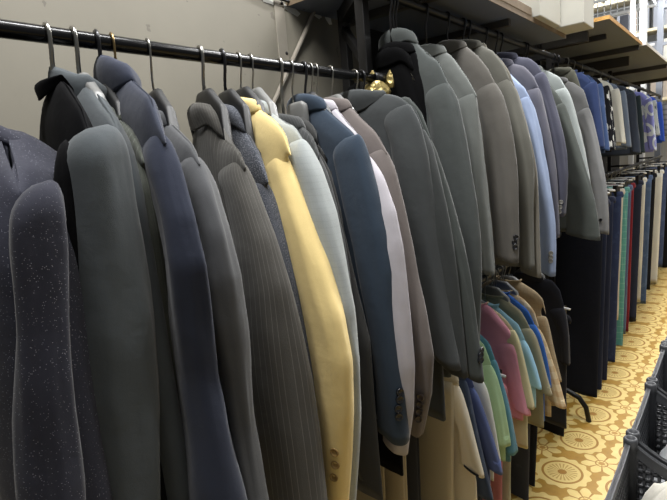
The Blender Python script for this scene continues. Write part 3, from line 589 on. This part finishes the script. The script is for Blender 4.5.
for y, xa, xb, w, h, z, lab in ((1.54, -1.145, -.74, .03, .026, ZS, 'dark shelf bracket under the near board above the nearest grey jackets'), (2.11, -1.145, -.74, .03, .026, ZS, 'dark shelf bracket under the near board below the white cartons'), (3.19, -1.145, -.69, .03, .055, ZF, 'deep dark shelf bracket just right of the tall white carton'), (3.39, -1.145, -.64, .025, .03, ZF, 'second dark shelf bracket under the chipboard-edged board'), (4.03, -1.145, -.565, .035, .033, ZF, 'dark shelf bracket where the chipboard board meets the farthest board'), (4.47, -1.145, -.69, .03, .068, ZF, 'deep plate bracket under the farthest board above the children\'s clothes'), (5.37, -1.145, -.545, .03, .033, ZF, 'long dark bracket far along the farthest shelf board'), (6.6, -1.145, -.545, .03, .033, ZF, 'last dark bracket near the far end of the shelf')):
    mb = MB(); mb.box(xa, xb, -w/2, w/2, -h, 0); mb2 = mb.build('shelf_bracket', M['bracket_steel'], smooth=False, bevel=.003, loc=(0, y, z-.0006)); tag(mb2, lab, 'bracket', 'shelf brackets')
# white cartons
plain('carton', (186, 184, 174), .75, 0., .05, 8.); plain('carton_tape', (186, 168, 134), .5)
def carton(label, x0, x1, y0, y1, h):
    c = thing('carton', label, 'box', ((x0+x1)/2, (y0+y1)/2, ZS+.0185), 0, 'white cartons on the shelf'); w, l = (x1-x0)/2, (y1-y0)/2
    mb = MB(); mb.box(-w, w, -l, l, 0, h); mb.build('body', M['carton'], c, smooth=False, bevel=.004)
    mb = MB(); mb.box(-w, w, -.03, .03, h-.001, h+.002); mb.build('tape', M['carton_tape'], c, smooth=False)
    for sx in (-1, 1): mb = MB(); mb.box(sx*w/2-w/2+.002, sx*w/2+w/2-.002, -l, l, h, h+.004); mb.build('flap', M['carton'], c, smooth=False)
    mb = MB(); mb.box(-w-.0015, -w+.0015+.035, -l-.0015, -l+.02, .0, h); mb.build('corner_tape', M['carton_tape'], c, smooth=False)
    return c
carton('long white carton standing behind the brown plank on the near shelf', -1.06, -.77, 1.62, 2.24, .34)
carton('white carton overhanging the shelf edge at the end of the brown plank', -1.06, -.668, 2.262, 2.556, .36)
carton('tall white carton sticking out farthest over the aisle next to the chipboard edge', -1.02, -.575, 2.575, 2.765, .38)

# ------------------------------------------------------------------ garments of the front rail
F = fabric
LJ = 'jackets on the front rail'; LH = 'hangers on the front rail'
FRONT = [
 ('j1', 'dark navy wool jacket flecked with white at the near left end of the rail', F('navy_fleck', (39, 40, 51), 'speck'), 'wire/dark', dict(b=.068, body_v=.006, wr=.007)),
 ('j2', 'black jacket squeezed between the flecked navy jacket and the velvety grey jacket', F('black_cloth', (9, 9, 11)), 'wire/thick', dict(collar=dict(ru=.035, rv=.014, rise=.006, leaf=.022, side=.04))),
 ('j3', 'velvety grey-green jacket with a wide rounded shoulder, collar popped up', F('grey_velvet', (68, 73, 76), mottled=.25), 'grey/thick', dict(b=.03, wr=.006, collar=dict(rise=.03, ru=.03, rv=.04, leaf=.075, side=.055))),
 ('j4', 'olive-grey pinstriped jacket peeping out between the velvety grey and the navy jacket', F('olive_pin', (77, 80, 73), 'pin', (150, 152, 145)), 'black/dark', {}),
 ('j5', 'navy blue jacket with a broad collar and a sharply creased elbow', F('navy_plain', (41, 46, 61)), 'black/brass', dict(wr=.006, collar=dict(rise=.03, leaf=.065, ru=.055, side=.10))),
 ('j6', 'plain mid-grey jacket with a soft folded sleeve right of the navy one', F('grey_plain', (77, 78, 80)), 'black', {}),
 ('j7', 'brownish-grey jacket with pale pinstripes and a wide sleeve', F('brown_pin', (73, 71, 67), 'pin', (140, 138, 132)), 'black/thick', {}),
 ('j8', 'blue-grey tweed jacket directly left of the yellow one', F('blue_tweed', (63, 66, 73), 'tweed', (140, 142, 150)), 'black/dark', {}),
 ('j9', 'pale yellow jacket with three cuff buttons, the only yellow one on the rail', F('yellow_cotton', (224, 200, 138), mottled=.06), 'black', dict(bcol=M['tan_button'])),
 ('j10', 'light grey checked jacket directly right of the yellow one', F('light_check', (152, 157, 156), 'check', (130, 134, 134), scale=.55), 'grey', {}),
 ('j11a', 'dark grey jacket with a thin visible strip, right of the light checked jacket', F('charcoal_pin', (62, 63, 63), 'pin', (120, 122, 122)), 'white/thick', {}),
 ('j11b', 'blackish-grey jacket with a long hem hanging just left of the steel blue one', F('charcoal', (50, 50, 49)), 'grey', dict(hem=-.95, body_right=.235)),
 ('j12', 'steel blue jacket with four cuff buttons and a rounded shoulder seam', F('steel_blue', (46, 58, 72), mottled=.1), 'black/dark', {}),
 ('j12b', 'black jacket whose long dark hem hangs below the steel blue sleeve', F('black_wool', (12, 12, 13)), 'wire', dict(hem=-.925, body_right=.245)),
 ('j13', 'pale lavender-grey jacket in a narrow strip right of the steel blue one', F('lavender', (172, 168, 174), mottled=.08), 'wire', {}),
 ('j14', 'taupe brown jacket with dark cuff buttons right of the lavender one', F('taupe', (100, 93, 90), mottled=.1), 'grey', dict(bcol=M['brown_button'])),
 ('j15', 'charcoal jacket with its broad back collar turned to the aisle, below the gold foil', F('charcoal_soft', (61, 64, 65)), 'wire', dict(collar=dict(ru=.075, rise=.03, leaf=.055, side=.11))),
 ('j16', 'last charcoal jacket on the front rail, behind the one with the broad collar', F('charcoal_deep', (52, 55, 55)), 'black/dark', dict(hem=-.9)),
]
HN = {'j1': 'flecked navy', 'j2': 'black', 'j3': 'velvety grey', 'j4': 'olive pinstriped', 'j5': 'navy blue', 'j6': 'plain mid-grey', 'j7': 'brownish pinstriped', 'j8': 'blue-grey tweed', 'j9': 'yellow', 'j10': 'light checked', 'j11a': 'thin dark grey', 'j11b': 'long-hemmed blackish', 'j12': 'steel blue', 'j12b': 'black long-hemmed', 'j13': 'lavender', 'j14': 'taupe', 'j15': 'broad-collared charcoal', 'j16': 'last charcoal'}
HS = {'black': 'black plastic hanger with a thin steel hook', 'black/thick': 'black hanger with a thick steel hook', 'black/dark': 'black plastic hanger with a dark hook', 'wire': 'bare wire hanger', 'wire/thick': 'thick wire hanger', 'wire/dark': 'dark wire hanger', 'grey': 'grey plastic hanger', 'grey/thick': 'grey plastic hanger with a thick hook', 'white/thick': 'pale plastic hanger with a thick steel hook', 'black/brass': 'black hanger with a brass hook'}
G['j12b'] = dict(G['j12'], y0=.936, bt=[], sl=[(u-.05, z, a*.8, b*.8, v) for u, z, a, b, v in G['j12']['sl'][:8]], top=[(u*.85, z-.012) for u, z in G['j12']['top']])
for k, lab, mt, hs, kw in FRONT:
    garment(k, lab, 'jacket', 'jacket', mt, G[k], hs, HS[hs]+' inside the '+HN[k]+' jacket', group=LJ, hgroup=LH, **kw)

BACK = [
 ('kb', 'black jacket at the dark near end of the upper rail', F('black_cloth2', (7, 7, 8)), {}),  # black cloth here and next, darkened to carry the shelf's shade
 ('kb2', 'second black jacket in the dark near end of the upper rail, before the grey ones', F('black_cloth3', (9, 9, 10)), {}),
 ('j17', 'dark charcoal jacket with small cuff buttons at the far end of the front rail', F('charcoal_green', (56, 60, 58)), dict(hem=-.80)),
 ('k1', 'dark slate jacket, nearest grey one on the upper rail', F('slate', (71, 75, 74)), {}),
 ('k2', 'greenish-grey jacket with a square shoulder, second grey one on the upper rail', F('green_grey', (104, 107, 104)), {}),
 ('k3', 'brownish-grey jacket with small cuff buttons on the upper rail', F('brown_grey', (96, 93, 88)), dict(bcol=M['dark_button'])),
 ('k4', 'olive-grey jacket behind the brownish one on the upper rail', F('olive_grey', (98, 97, 90)), {}),
 ('k4b', 'khaki-grey jacket showing a thin strip just before the light blue one', F('khaki_grey', (112, 108, 98)), {}),
 ('k5', 'light blue jacket with a row of cuff buttons on the upper rail', F('light_blue', (142, 156, 184), mottled=.06), dict(bcol=M['grey_button'])),
 ('k6', 'mauve-grey jacket with a dark lining right of the light blue one', F('mauve_grey', (100, 99, 108)), {}),
 ('k7', 'blue-violet grey jacket with pale cuff buttons on the upper rail', F('violet_grey', (77, 78, 92)), dict(bcol=M['grey_button'])),
 ('k9', 'pale mint-grey jacket strip between the violet and the far grey jackets', F('mint_grey', (150, 156, 154)), {}),
 ('k8', 'dark green-grey jacket hanging wide right of the violet-grey one', F('dark_green_grey', (73, 77, 73)), {}),
 ('k11', 'olive jacket showing only its collar near the far end of the upper rail', F('olive', (92, 92, 82)), {}),
 ('k10', 'mid-grey jacket with crossed cuff buttons last on the upper rail', F('mid_grey', (122, 122, 122)), dict(bcol=M['dark_button'])),
]
for k, lab, mt, kw in BACK:
    nm = lab.split(',')[0].split(' with')[0].split(' hanging')[0].split(' showing')[0].split(' behind')[0].split(' at the')[0].split(' in the')[0].split(' strip')[0].split(' on the')[0]
    garment(k, lab, 'jacket', 'jacket', mt, G[k], 'wire/dark', ('hanger at the end of the front rail inside the ' if G[k]['rail'] == 1 else 'hanger on the upper rail inside the ')+nm, group=LJ if G[k]['rail'] == 1 else 'jackets on the upper rail', hgroup=LH if G[k]['rail'] == 1 else 'hangers on the upper rail', **kw)

# ------------------------------------------------------------------ tops on the lower rail
TS = [
 ('n1', 'cream t-shirt with dark piping on the sleeve, nearest on the lower rail', F('cream', (222, 212, 190), mottled=.06), dict(hem=-.72, cuff_band=F('dark_piping', (40, 42, 52)))),
 ('n2', 'dark denim blue shirt behind the cream t-shirt', F('dark_denim', (56, 66, 84), 'denim', (80, 92, 112)), dict(hem=-0.62)),
 ('n3', 'slate blue t-shirt between the denim shirt and the white one', F('slate_blue', (84, 96, 138)), dict(hem=-0.58)),
 ('n4', 'white t-shirt in a narrow strip left of the green one', F('white_cotton', (214, 214, 206), mottled=.05), dict(hem=-0.58)),
 ('n5', 'sage green t-shirt with hemmed sleeve on the lower rail', F('sage', (168, 196, 152), mottled=.06), dict(hem=-0.54)),
 ('n6', 'teal blue t-shirt just behind the sage green one', F('teal', (84, 132, 148), mottled=.06), dict(hem=-0.56)),
 ('t1', 'pink t-shirt with layered sleeves on the lower rail', F('pink', (226, 156, 174), mottled=.05), dict(hem=-0.50)),
 ('t2', 'pale straw t-shirt strip directly behind the pink one', F('straw', (200, 190, 150)), {}),
 ('t3', 'sky blue t-shirt right of the pink one', F('sky', (156, 200, 222), mottled=.05), dict(hem=-.5)),
 ('t4', 'olive beige t-shirt strip behind the sky blue one', F('olive_beige', (150, 144, 118)), {}),
 ('t5', 'bright royal blue t-shirt strip on the lower rail', F('royal', (52, 100, 176)), {}),
 ('t6', 'cream plaid shirt with a long sleeve right of the royal blue strip', F('cream_plaid', (214, 196, 160), 'plaid', (190, 160, 120)), {}),
 ('t7', 'tan checked shirt farthest of the light tops on the lower rail', F('tan_check', (168, 150, 120), 'check', (110, 96, 76)), {}),
 ('t8', 'long black coat with a grey-edged sleeve at the far end of the lower rail', F('black_coat', (38, 39, 46)), dict(hem=-.88)),
]
for k, lab, mt, kw in TS:
    kw = dict(kw); hem = kw.pop('hem', -.62)
    garment(k, lab, 'coat' if k == 't8' else 't-shirt' if 'shirt' in lab and 'plaid' not in lab and 'checked' not in lab and 'denim' not in lab else 'shirt', 'tee', mt, G[k], 'wire' if k in ('n2', 't3', 't5', 't1', 'n4') else 'grey', 'hanger on the lower rail inside the '+lab.split(' with')[0].split(' behind')[0].split(' between')[0].split(' in a')[0].split(' on the')[0].split(' directly')[0].split(' right of')[0].split(' just')[0].split(' strip')[0].split(' farthest')[0]+(' strip' if ' strip' in lab else ''), hem=hem, lapels=(k == 't8'), name='coat' if k == 't8' else 'shirt', group=None if k == 't8' else 'tops on the lower rail', hgroup='hangers on the lower rail', b=.016, wr=.003, scap=dict(cap=.06, bcap=.02), collar=dict(ru=.060, rv=.010, rise=-.006, leaf=.008, side=.064, ends=160) if k != 't8' else True, **kw)
LT = 'trousers and skirts under the t-shirts'
def low(y, lab, mt, w, l, short, seed, th=16, x=-.82):
    top = -.10 if y < 1.5 else -.34
    trousers((x, y, -.52+H), -math.radians(th), lab, mt, w, l, LT, 'clip hanger holding the '+short, 'clip hangers on the lower rail', seed, top=top)
low(.985, 'khaki trousers hanging low behind the yellow jacket\'s cuff', F('khaki', (150, 138, 110)), .30, .82, 'khaki trousers', 1.3)
low(1.095, 'beige linen trousers left of the black post', F('beige_linen', (172, 158, 128)), .30, .84, 'beige linen trousers', 2.1)
low(1.19, 'charcoal trousers right beside the black post', F('charcoal_twill', (44, 44, 46)), .26, .84, 'charcoal trousers', 3.1)
low(1.31, 'long cream trousers spreading below the black jacket hem', F('cream_linen', (190, 178, 150), mottled=.08), .40, .86, 'long cream trousers', 4.7)
low(1.76, 'dusty pink trousers under the green and teal t-shirts', F('dusty_pink', (186, 120, 128)), .34, .86, 'dusty pink trousers', 5.2)
low(1.86, 'pale sage trousers in a thin strip beside the dusty pink ones', F('pale_sage', (178, 180, 156)), .34, .82, 'pale sage trousers', 6.6)
low(2.06, 'dark grey jeans hanging below the pink t-shirt', F('dark_jeans', (58, 60, 70), 'denim', (78, 80, 92)), .36, .87, 'dark grey jeans', 7.3)
low(2.17, 'black trousers below the sky blue t-shirt', F('black_twill', (34, 35, 42)), .36, .72, 'black trousers', 8.4)
low(2.66, 'black trousers behind the long black coat', F('black_twill2', (26, 27, 32)), .34, .90, 'black trousers behind the coat', 9.4)

# ------------------------------------------------------------------ trousers of the far rack
PT = 'trousers on the far rack'
def far(y, lab, mt, w, l, short, seed, th=10): trousers((-.75, y, -.24+H), -math.radians(th), lab, mt, w, l, PT, 'clip hanger on the far rack holding the '+short, 'clip hangers on the far rack', seed, thick=.02)
far(3.18, 'wide black trousers at the near end of the far trouser row', F('ink_black', (20, 23, 33)), .30, 1.22, 'wide black trousers', 1.1)
far(3.30, 'midnight navy trousers hanging beside the wide black ones', F('midnight', (32, 38, 58)), .30, 1.24, 'midnight navy trousers', 1.9)
far(3.46, 'very dark blue trousers partly behind the midnight navy ones', F('midnight2', (34, 39, 58)), .30, 1.25, 'very dark blue trousers', 2.3)
far(3.78, 'navy jeans just right of the last grey jacket', F('navy_jeans', (48, 58, 88), 'denim', (66, 78, 110)), .28, 1.22, 'navy jeans right of the grey jacket', 3.2)
far(3.99, 'thin ivory trousers between the navy jeans and the teal check', F('ivory', (206, 200, 186)), .23, .95, 'ivory trousers', 4.1)
far(4.12, 'teal checked pyjama trousers on the far rack', F('teal_check', (92, 156, 150), 'check', (180, 210, 200), scale=2.4), .25, 1.24, 'teal checked trousers', 5.1)
far(4.28, 'blue-grey striped trousers right of the teal checked ones', F('blue_stripe', (92, 104, 134), 'pin', (170, 176, 196), scale=1.6), .24, 1.15, 'blue-grey striped trousers', 6.1)
far(4.46, 'dark red trousers in a thin strip', F('dark_red', (128, 34, 44)), .22, 1.2, 'dark red trousers', 7.1)
far(4.72, 'dark navy wide trousers right of the red strip', F('dark_navy', (44, 50, 68)), .26, 1.18, 'dark navy wide trousers', 8.1)
far(5.02, 'white trousers with a narrow leg hanging before the denim', F('white_twill', (218, 216, 206), mottled=.05), .23, 1.1, 'white narrow trousers', 9.1)
far(5.30, 'mid-blue jeans right of the narrow white trousers', F('mid_jeans', (78, 98, 132), 'denim', (110, 128, 158)), .25, 1.2, 'mid-blue jeans', 10.1)
far(5.56, 'black slim trousers between the blue jeans and the far white pair', F('slim_black', (28, 29, 33)), .25, 1.12, 'black slim trousers', 11.1)
far(6.05, 'bright white trousers farthest along the far rack', F('bright_white', (226, 225, 216), mottled=.05), .26, 1.18, 'bright white trousers', 12.1)
far(6.5, 'blue denim trousers at the right edge of the photo', F('edge_denim', (70, 84, 120), 'denim', (96, 112, 146)), .25, 1.1, 'blue denim trousers at the edge', 13.1)
far(6.9, 'black trousers at the very end of the far rack', F('end_black', (24, 25, 28)), .28, 1.2, 'black trousers at the end', 14.1)

# ------------------------------------------------------------------ children's clothes of the far rack
RAIL[4] = (-.78, .45+H)
def kid(y, lab, mt, short, wide=.16, length=.44, th=12, seed=0., dz=0.):
    s = wide/.16
    sl = [((.125+.045*i/6)*s, -.135-(length-.135)*i/6, .040-.008*i/6, .024, 0) for i in range(7)]
    g = dict(rail=4, y0=round(y*.965, 3), th=th, top=[(.05, -.07), (.09*s, -.085), (.135*s, -.12)], sl=sl, bt=[])
    garment(lab, lab, "children's top", 'kid', mt, g, 'white' if int(seed) % 2 else 'wire', 'hanger on the far upper rail inside the '+short, hem=-length-.02, lapels=False, name='child_top', group="children's clothes on the far upper rail", hgroup='hangers on the far upper rail', b=.024, wr=.004, collar=dict(ru=.045, rv=.016, rise=.01, leaf=.03, side=.06, ends=150), seed=seed)
kid(3.20, 'deep blue children\'s top just right of the last grey jacket', F('deep_blue', (48, 62, 100)), 'deep blue top', seed=1.1, length=.48)
kid(3.34, 'denim blue children\'s top second in the far upper row', F('kid_denim', (66, 86, 126), 'denim', (86, 110, 160)), 'denim blue top', seed=2.2, length=.5)
kid(3.52, 'black top with white bone-like shapes printed on it', F('bone_print', (24, 25, 30), 'bones', (225, 225, 220)), 'black and white printed top', seed=3.1, length=.5)
kid(3.83, 'cream children\'s jacket, brightest in the far upper row', F('kid_cream', (212, 210, 198), mottled=.06), 'cream jacket', seed=4.3, length=.47)
kid(4.06, 'thin blue-grey children\'s top right of the cream one', F('kid_blue_grey', (106, 118, 136)), 'thin blue-grey top', seed=5.2, length=.5)
kid(4.34, 'wide dark slate children\'s jacket in the far upper row', F('kid_slate', (58, 64, 76)), 'dark slate jacket', wide=.18, seed=6.4, length=.55)
kid(4.72, 'dark bottle-green children\'s jacket right of the slate one', F('kid_bottle', (46, 58, 64)), 'bottle-green jacket', seed=7.6, length=.56)
kid(5.20, 'lavender children\'s top with pale ring print', F('ring_print', (128, 132, 196), 'print', (206, 214, 222)), 'lavender ring-print top', wide=.18, seed=8.2, length=.56)
kid(5.62, 'grey and white patterned top behind the lavender one', F('kid_pattern', (176, 182, 182), 'bones', (90, 100, 104)), 'grey patterned top', seed=9.2)
kid(5.98, 'royal blue children\'s jacket near the right edge', F('kid_royal', (50, 84, 186)), 'royal blue children\'s jacket', seed=10.2, length=.5)
kid(6.45, 'grey striped children\'s top at the end of the far upper row', F('kid_grey', (140, 142, 146), 'stripe', (110, 112, 118)), 'grey striped top', seed=11.2)

# ------------------------------------------------------------------ crates on the right
plain('crate_plastic', (62, 63, 66), .55, 0., .12, 30.)
CM = M['crate_plastic']; CX, CY, CH = .56, .352, .25
def crate_wall(along, length, h, dip, name, par, off):
    """perforated wall in the plane through off; along='x' or 'y'"""
    mb = MB(); t = .006; n = 34 if along == 'x' else 22
    def P(s, z, d): return (s, off+d, z) if along == 'x' else (off+d, s, z)
    def topz(s): return h-dip*(1-abs(2*s/length)**3.2)
    def strip(s0, s1, z0a, z1a, z0b, z1b, tt=t):
        rows = [[P(s0, z0a, -tt/2), P(s0, z0a, tt/2), P(s0, z1a, tt/2), P(s0, z1a, -tt/2)], [P(s1, z0b, -tt/2), P(s1, z0b, tt/2), P(s1, z1b, tt/2), P(s1, z1b, -tt/2)]]
        mb.rings(rows)
    NS = 24
    for i in range(NS):                                   # curved rim
        a = -length/2+length*i/NS; b = a+length/NS
        strip(a, b, topz(a)-.03, topz(a), topz(b)-.03, topz(b), .008)
        strip(a, b, topz(a)-.004, topz(a), topz(b)-.004, topz(b), .012)
    for i in range(n+1):                                  # uprights
        s = -length/2+length*i/n; w = .0048
        strip(max(-length/2, s-w/2), min(length/2, s+w/2), .0, topz(s)-.02, .0, topz(s)-.02)
    for k in range(11):
        z = .002+.021*k
        for i in range(NS):
            a = -length/2+length*i/NS; b = a+length/NS
            if z+.012 < topz((a+b)/2)-.02: strip(a, b, z, z+.0055, z, z+.0055)
    return mb.build(name, CM, par, smooth=False)
def make_crate(label, y0):
    c = thing('crate', label, 'crate', (-.209+CX/2, y0+CY/2, .53), 0, 'black crates in a row along the aisle')
    for o in (-CY/2+.012, CY/2-.012): crate_wall('x', CX-.03, CH, .075, 'end_wall', c, o)
    for o in (-CX/2+.012, CX/2-.012): crate_wall('y', CY-.03, CH, .012, 'side_wall', c, o)
    mb = MB(); mb.box(-CX/2+.015, CX/2-.015, -CY/2+.015, CY/2-.015, 0, .006); mb.build('base', CM, c, smooth=False)
    for sx in (-1, 1):
        for sy in (-1, 1):
            x, y = sx*(CX/2-.016), sy*(CY/2-.016); rows = []
            for r, z in ((.014, 0), (.014, CH-.02), (.0165, CH-.018), (.0165, CH+.004), (.014, CH+.008), (.010, CH+.008), (.009, CH+.0), (.003, CH-.002)):
                rows.append([(x+r*math.cos(2*PI*j/18), y+r*math.sin(2*PI*j/18), z) for j in range(18)])
            mb = MB(); mb.rings(rows); mb.build('corner_post', CM, c)
    return c
def copy_tree(o, parent=None):
    c = o.copy(); COL.objects.link(c)
    if parent: c.parent = parent
    for ch in list(o.children): copy_tree(ch, c)
    return c
CL = ['black perforated crate nearest the camera, holding cream cloth', 'black perforated crate holding pale grey cloth, second in the row', 'black perforated crate third in the row, at the right edge', 'black perforated crate fourth along the aisle, mostly out of frame', 'farthest black perforated crate beside the patterned floor']
c0 = make_crate(CL[0], 1.003)
for i in range(1, 5):
    c = copy_tree(c0); c.location.y = 1.003+CY/2+i*.3555; c['label'] = CL[i]
bt = thing('bench', 'low dark bench standing under the row of black crates', 'bench', (.07, 1.88, 0))
mb = MB(); mb.box(-.27, .29, -.88, .9, .49, .529); mb.build('top', M['rack_steel'], bt, smooth=False, bevel=.003)
for sx in (-.24, .25):
    for sy in (-.84, .86): mb = MB(); mb.box(sx-.02, sx+.02, sy-.02, sy+.02, 0, .49); mb.build('leg', M['rack_steel'], bt, smooth=False)
def cloth_lump(label, cx, cy, w, l, z0, h, mt, seed):
    rows = []; n = 28
    for i in range(n+1):
        r = []
        for j in range(n+1):
            u, v = -1+2*i/n, -1+2*j/n; e = max(0, 1-max(abs(u), abs(v))**6)
            z = z0+h*(e*(.75+.5*noise.noise(Vector((u*1.6+seed, v*1.6, 0)))+.22*noise.noise(Vector((u*5, v*5+seed, 2)))))
            r.append((w*u, l*v, z-z0))
        rows.append(r)
    mb = MB(); b = mb.quad_grid(rows, [[(w*i/n, l*j/n) for j in range(n+1)] for i in range(n+1)])
    edge = [b+j for j in range(n+1)]+[b+i*(n+1)+n for i in range(1, n+1)]+[b+n*(n+1)+j for j in range(n-1, -1, -1)]+[b+i*(n+1) for i in range(n-1, 0, -1)]
    mb.f.append(tuple(edge))
    o = mb.build('folded_cloth', mt, loc=(cx, cy, z0)); return tag(o, label, 'cloth', 'cloth in the crates')
cloth_lump('cream folded cloth lying in the nearest black crate', .06, 1.178, .25, .155, .537, .25, F('crate_cream', (206, 202, 190), mottled=.08), 1.2)
cloth_lump('pale grey crumpled cloth in the second black crate', .065, 1.535, .24, .15, .537, .19, F('crate_grey', (150, 153, 156), mottled=.2), 4.4)
cloth_lump('grey-white crumpled cloth in the third black crate', .065, 1.89, .24, .15, .537, .17, F('crate_white', (170, 174, 178), mottled=.2), 7.7)
cloth_lump('dark blue folded cloth in the fourth black crate', .07, 2.245, .22, .14, .537, .13, F('crate_navy', (60, 66, 84)), 9.7)
cloth_lump('white cloth in the farthest black crate', .07, 2.60, .22, .14, .537, .14, F('crate_white2', (190, 190, 190)), 11.7)

# ------------------------------------------------------------------ far end of the hall
plain('white_steel', (224, 226, 226), .4, .1); plain('grey_steel', (120, 124, 132), .45, .4); plain('dark_box', (52, 54, 60), .6); plain('cream_box', (206, 196, 168), .7)
wr = thing('wire_rack', 'tall white wire storage rack at the bright far end of the hall', 'rack', (-1.1, 7.4, 0))
for x, y in ((-1.05, 7.0), (-.945, 7.0), (-2.3, 7.0), (-2.3, 7.9), (-1.05, 7.9)):
    mb = MB(); mb.bar(rel((x, y, 0), (-1.1, 7.4, 0)), rel((x, y, 3.6), (-1.1, 7.4, 0)), .05); mb.build('post', M['white_steel'], wr, smooth=False)
for z in (1.15+H, 1.62+H):
    for y in (7.0, 7.9): mb = MB(); mb.bar(rel((-2.3, y, z), (-1.1, 7.4, 0)), rel((-.94, y, z), (-1.1, 7.4, 0)), .03); mb.build('beam', M['white_steel'], wr, smooth=False)
for xa in (-2.28,):
    mb = MB()
    for i in range(17): mb.bar(rel((-2.3+.078*i, 7.9, 2.0), (-1.1, 7.4, 0)), rel((-2.3+.078*i, 7.9, 3.6), (-1.1, 7.4, 0)), .009)
    for k in range(21): mb.bar(rel((-2.3, 7.9, 2.0+.08*k), (-1.1, 7.4, 0)), rel((-1.05, 7.9, 2.0+.08*k), (-1.1, 7.4, 0)), .009)
    mb.build('wire_mesh', M['white_steel'], wr, smooth=False)
gp = thing('scaffold', 'grey steel frame with slanting braces beyond the shelves at far right', 'scaffold', (-.62, 7.1, 0))
for x in (-.79, -.2): mb = MB(); mb.bar((x+.62, 0, 0), (x+.62, 0, 3.6), .06); mb.build('post', M['grey_steel'], gp, smooth=False)
for z in (1.02+H, 1.42+H): mb = MB(); mb.bar((-.17, 0, z), (.42, 0, z), .035); mb.build('beam', M['grey_steel'], gp, smooth=False)
mb = MB(); mb.bar((-.17, .02, 1.42+H), (.42, .02, 1.0+H), .025); mb.build('brace', M['grey_steel'], gp, smooth=False)
mb = MB(); mb.bar((-.3, .03, 1.62+H), (-.17, .03, 1.38+H), .022); mb.build('brace', M['white_steel'], gp, smooth=False)
for i, (x, z, w, h, mt, lab) in enumerate(((-1.27, 1.165+H, .07, .17, 'dark_box', 'left dark box on the white wire rack'), (-1.12, 1.165+H, .045, .22, 'dark_box', 'right dark upright box on the white wire rack'))):
    mb = MB(); mb.box(-w, w, -.1, .1, 0, h); tag(mb.build('storage_box', M[mt], smooth=False, bevel=.006, loc=(x, 7.0, z)), lab, 'box', 'boxes on the wire rack')
# long upper deck the rack stands against, with railings
dk = thing('storage_shelving', 'distant cream shelving with rows of packages behind the wire rack', 'shelving', (-.9, 9.6, 0))
for k in range(8):
    mb = MB(); mb.box(-2.4, 2.6, -.2, .2, .5+.52*k, .54+.52*k); mb.build('shelf', M['cream_box'], dk, smooth=False)
for i in range(6): mb = MB(); mb.box(-2.4+1.0*i-.02, -2.4+1.0*i+.02, -.22, .22, 0, 4.3); mb.build('upright', M['white_steel'], dk, smooth=False)
pk = [F('pk_a', (190, 190, 186)), F('pk_b', (120, 124, 132)), F('pk_c', (86, 88, 96)), F('pk_d', (214, 206, 186)), F('pk_e', (160, 150, 140))]
cnt = 0; names = ['pale', 'blue-grey', 'dark grey', 'cream', 'beige']
for k in range(3, 7):
    x = -3.2
    while x < -.1:
        w = random.uniform(.10, .24); h = random.uniform(.2, .42); ci = random.randrange(5)
        mb = MB(); mb.box(-w/2+.006, w/2-.006, -.16, .16, 0, h)
        o = mb.build('package', pk[ci], smooth=False, bevel=.006, loc=(x+w/2, 9.6, .541+.52*k))
        tag(o, 'boxed package on the distant cream shelving behind the wire rack', 'package', 'packages on the distant shelving'); x += w+random.uniform(0, .06)

# ------------------------------------------------------------------ light
w = bpy.data.worlds.new('World'); sc.world = w; w.use_nodes = True
w.node_tree.nodes['Background'].inputs[0].default_value = (.93, .97, 1., 1); w.node_tree.nodes['Background'].inputs[1].default_value = .13
def area(name, loc, sx, sy, power, tilt=0., col=(1, .995, .985)):
    l = bpy.data.lights.new(name, 'AREA'); l.shape = 'RECTANGLE'; l.size = sx; l.size_y = sy; l.energy = power; l.color = col
    o = bpy.data.objects.new(name, l); COL.objects.link(o); o.location = loc; o.rotation_euler = (0, tilt, 0); return o
for y, p, z in ((.45, 33, 2.85), (2.4, 46, 3.3), (4.4, 64, 3.3), (6.6, 50, 3.3)): area('ceiling_tube', (-.52, y, z), .14, 1.25, p)
for y, p in ((.5, 7), (2.4, 34), (5.2, 34)): area('aisle_tube', (.4, y, 3.15), .14, 1.25, p, math.radians(-20))
area('hall_light', (-1.2, 8.8, 4.4), 2.5, .8, 100)
area('hall_light', (.6, 9.0, 4.4), 2.5, .8, 75)

# ------------------------------------------------------------------ camera
R = ((0.77688124, 0.03989567, -0.62838195), (0.62375895, -0.18492975, 0.75942463), (-0.08590876, -0.98194161, -0.16855374))
from mathutils import Matrix
cam = bpy.data.cameras.new('Camera'); co = bpy.data.objects.new('Camera', cam); COL.objects.link(co)
cam.sensor_width = 36.; cam.lens = 501/667*36; cam.clip_start = .02
m = Matrix([[R[i][0], -R[i][1], -R[i][2], 0] for i in range(3)]+[[0, 0, 0, 1]])
# rows of R are the world axes seen from the camera, so its columns are the camera axes in the world
m = Matrix(((R[0][0], -R[0][1], -R[0][2], 0), (R[1][0], -R[1][1], -R[1][2], 0), (R[2][0], -R[2][1], -R[2][2], H), (0, 0, 0, 1)))
co.matrix_world = m
sc.camera = co
sc.view_settings.view_transform = 'Standard'; sc.view_settings.look = 'None'; sc.view_settings.gamma = 1.; sc.view_settings.exposure = .38
sc.view_settings.use_curve_mapping = False
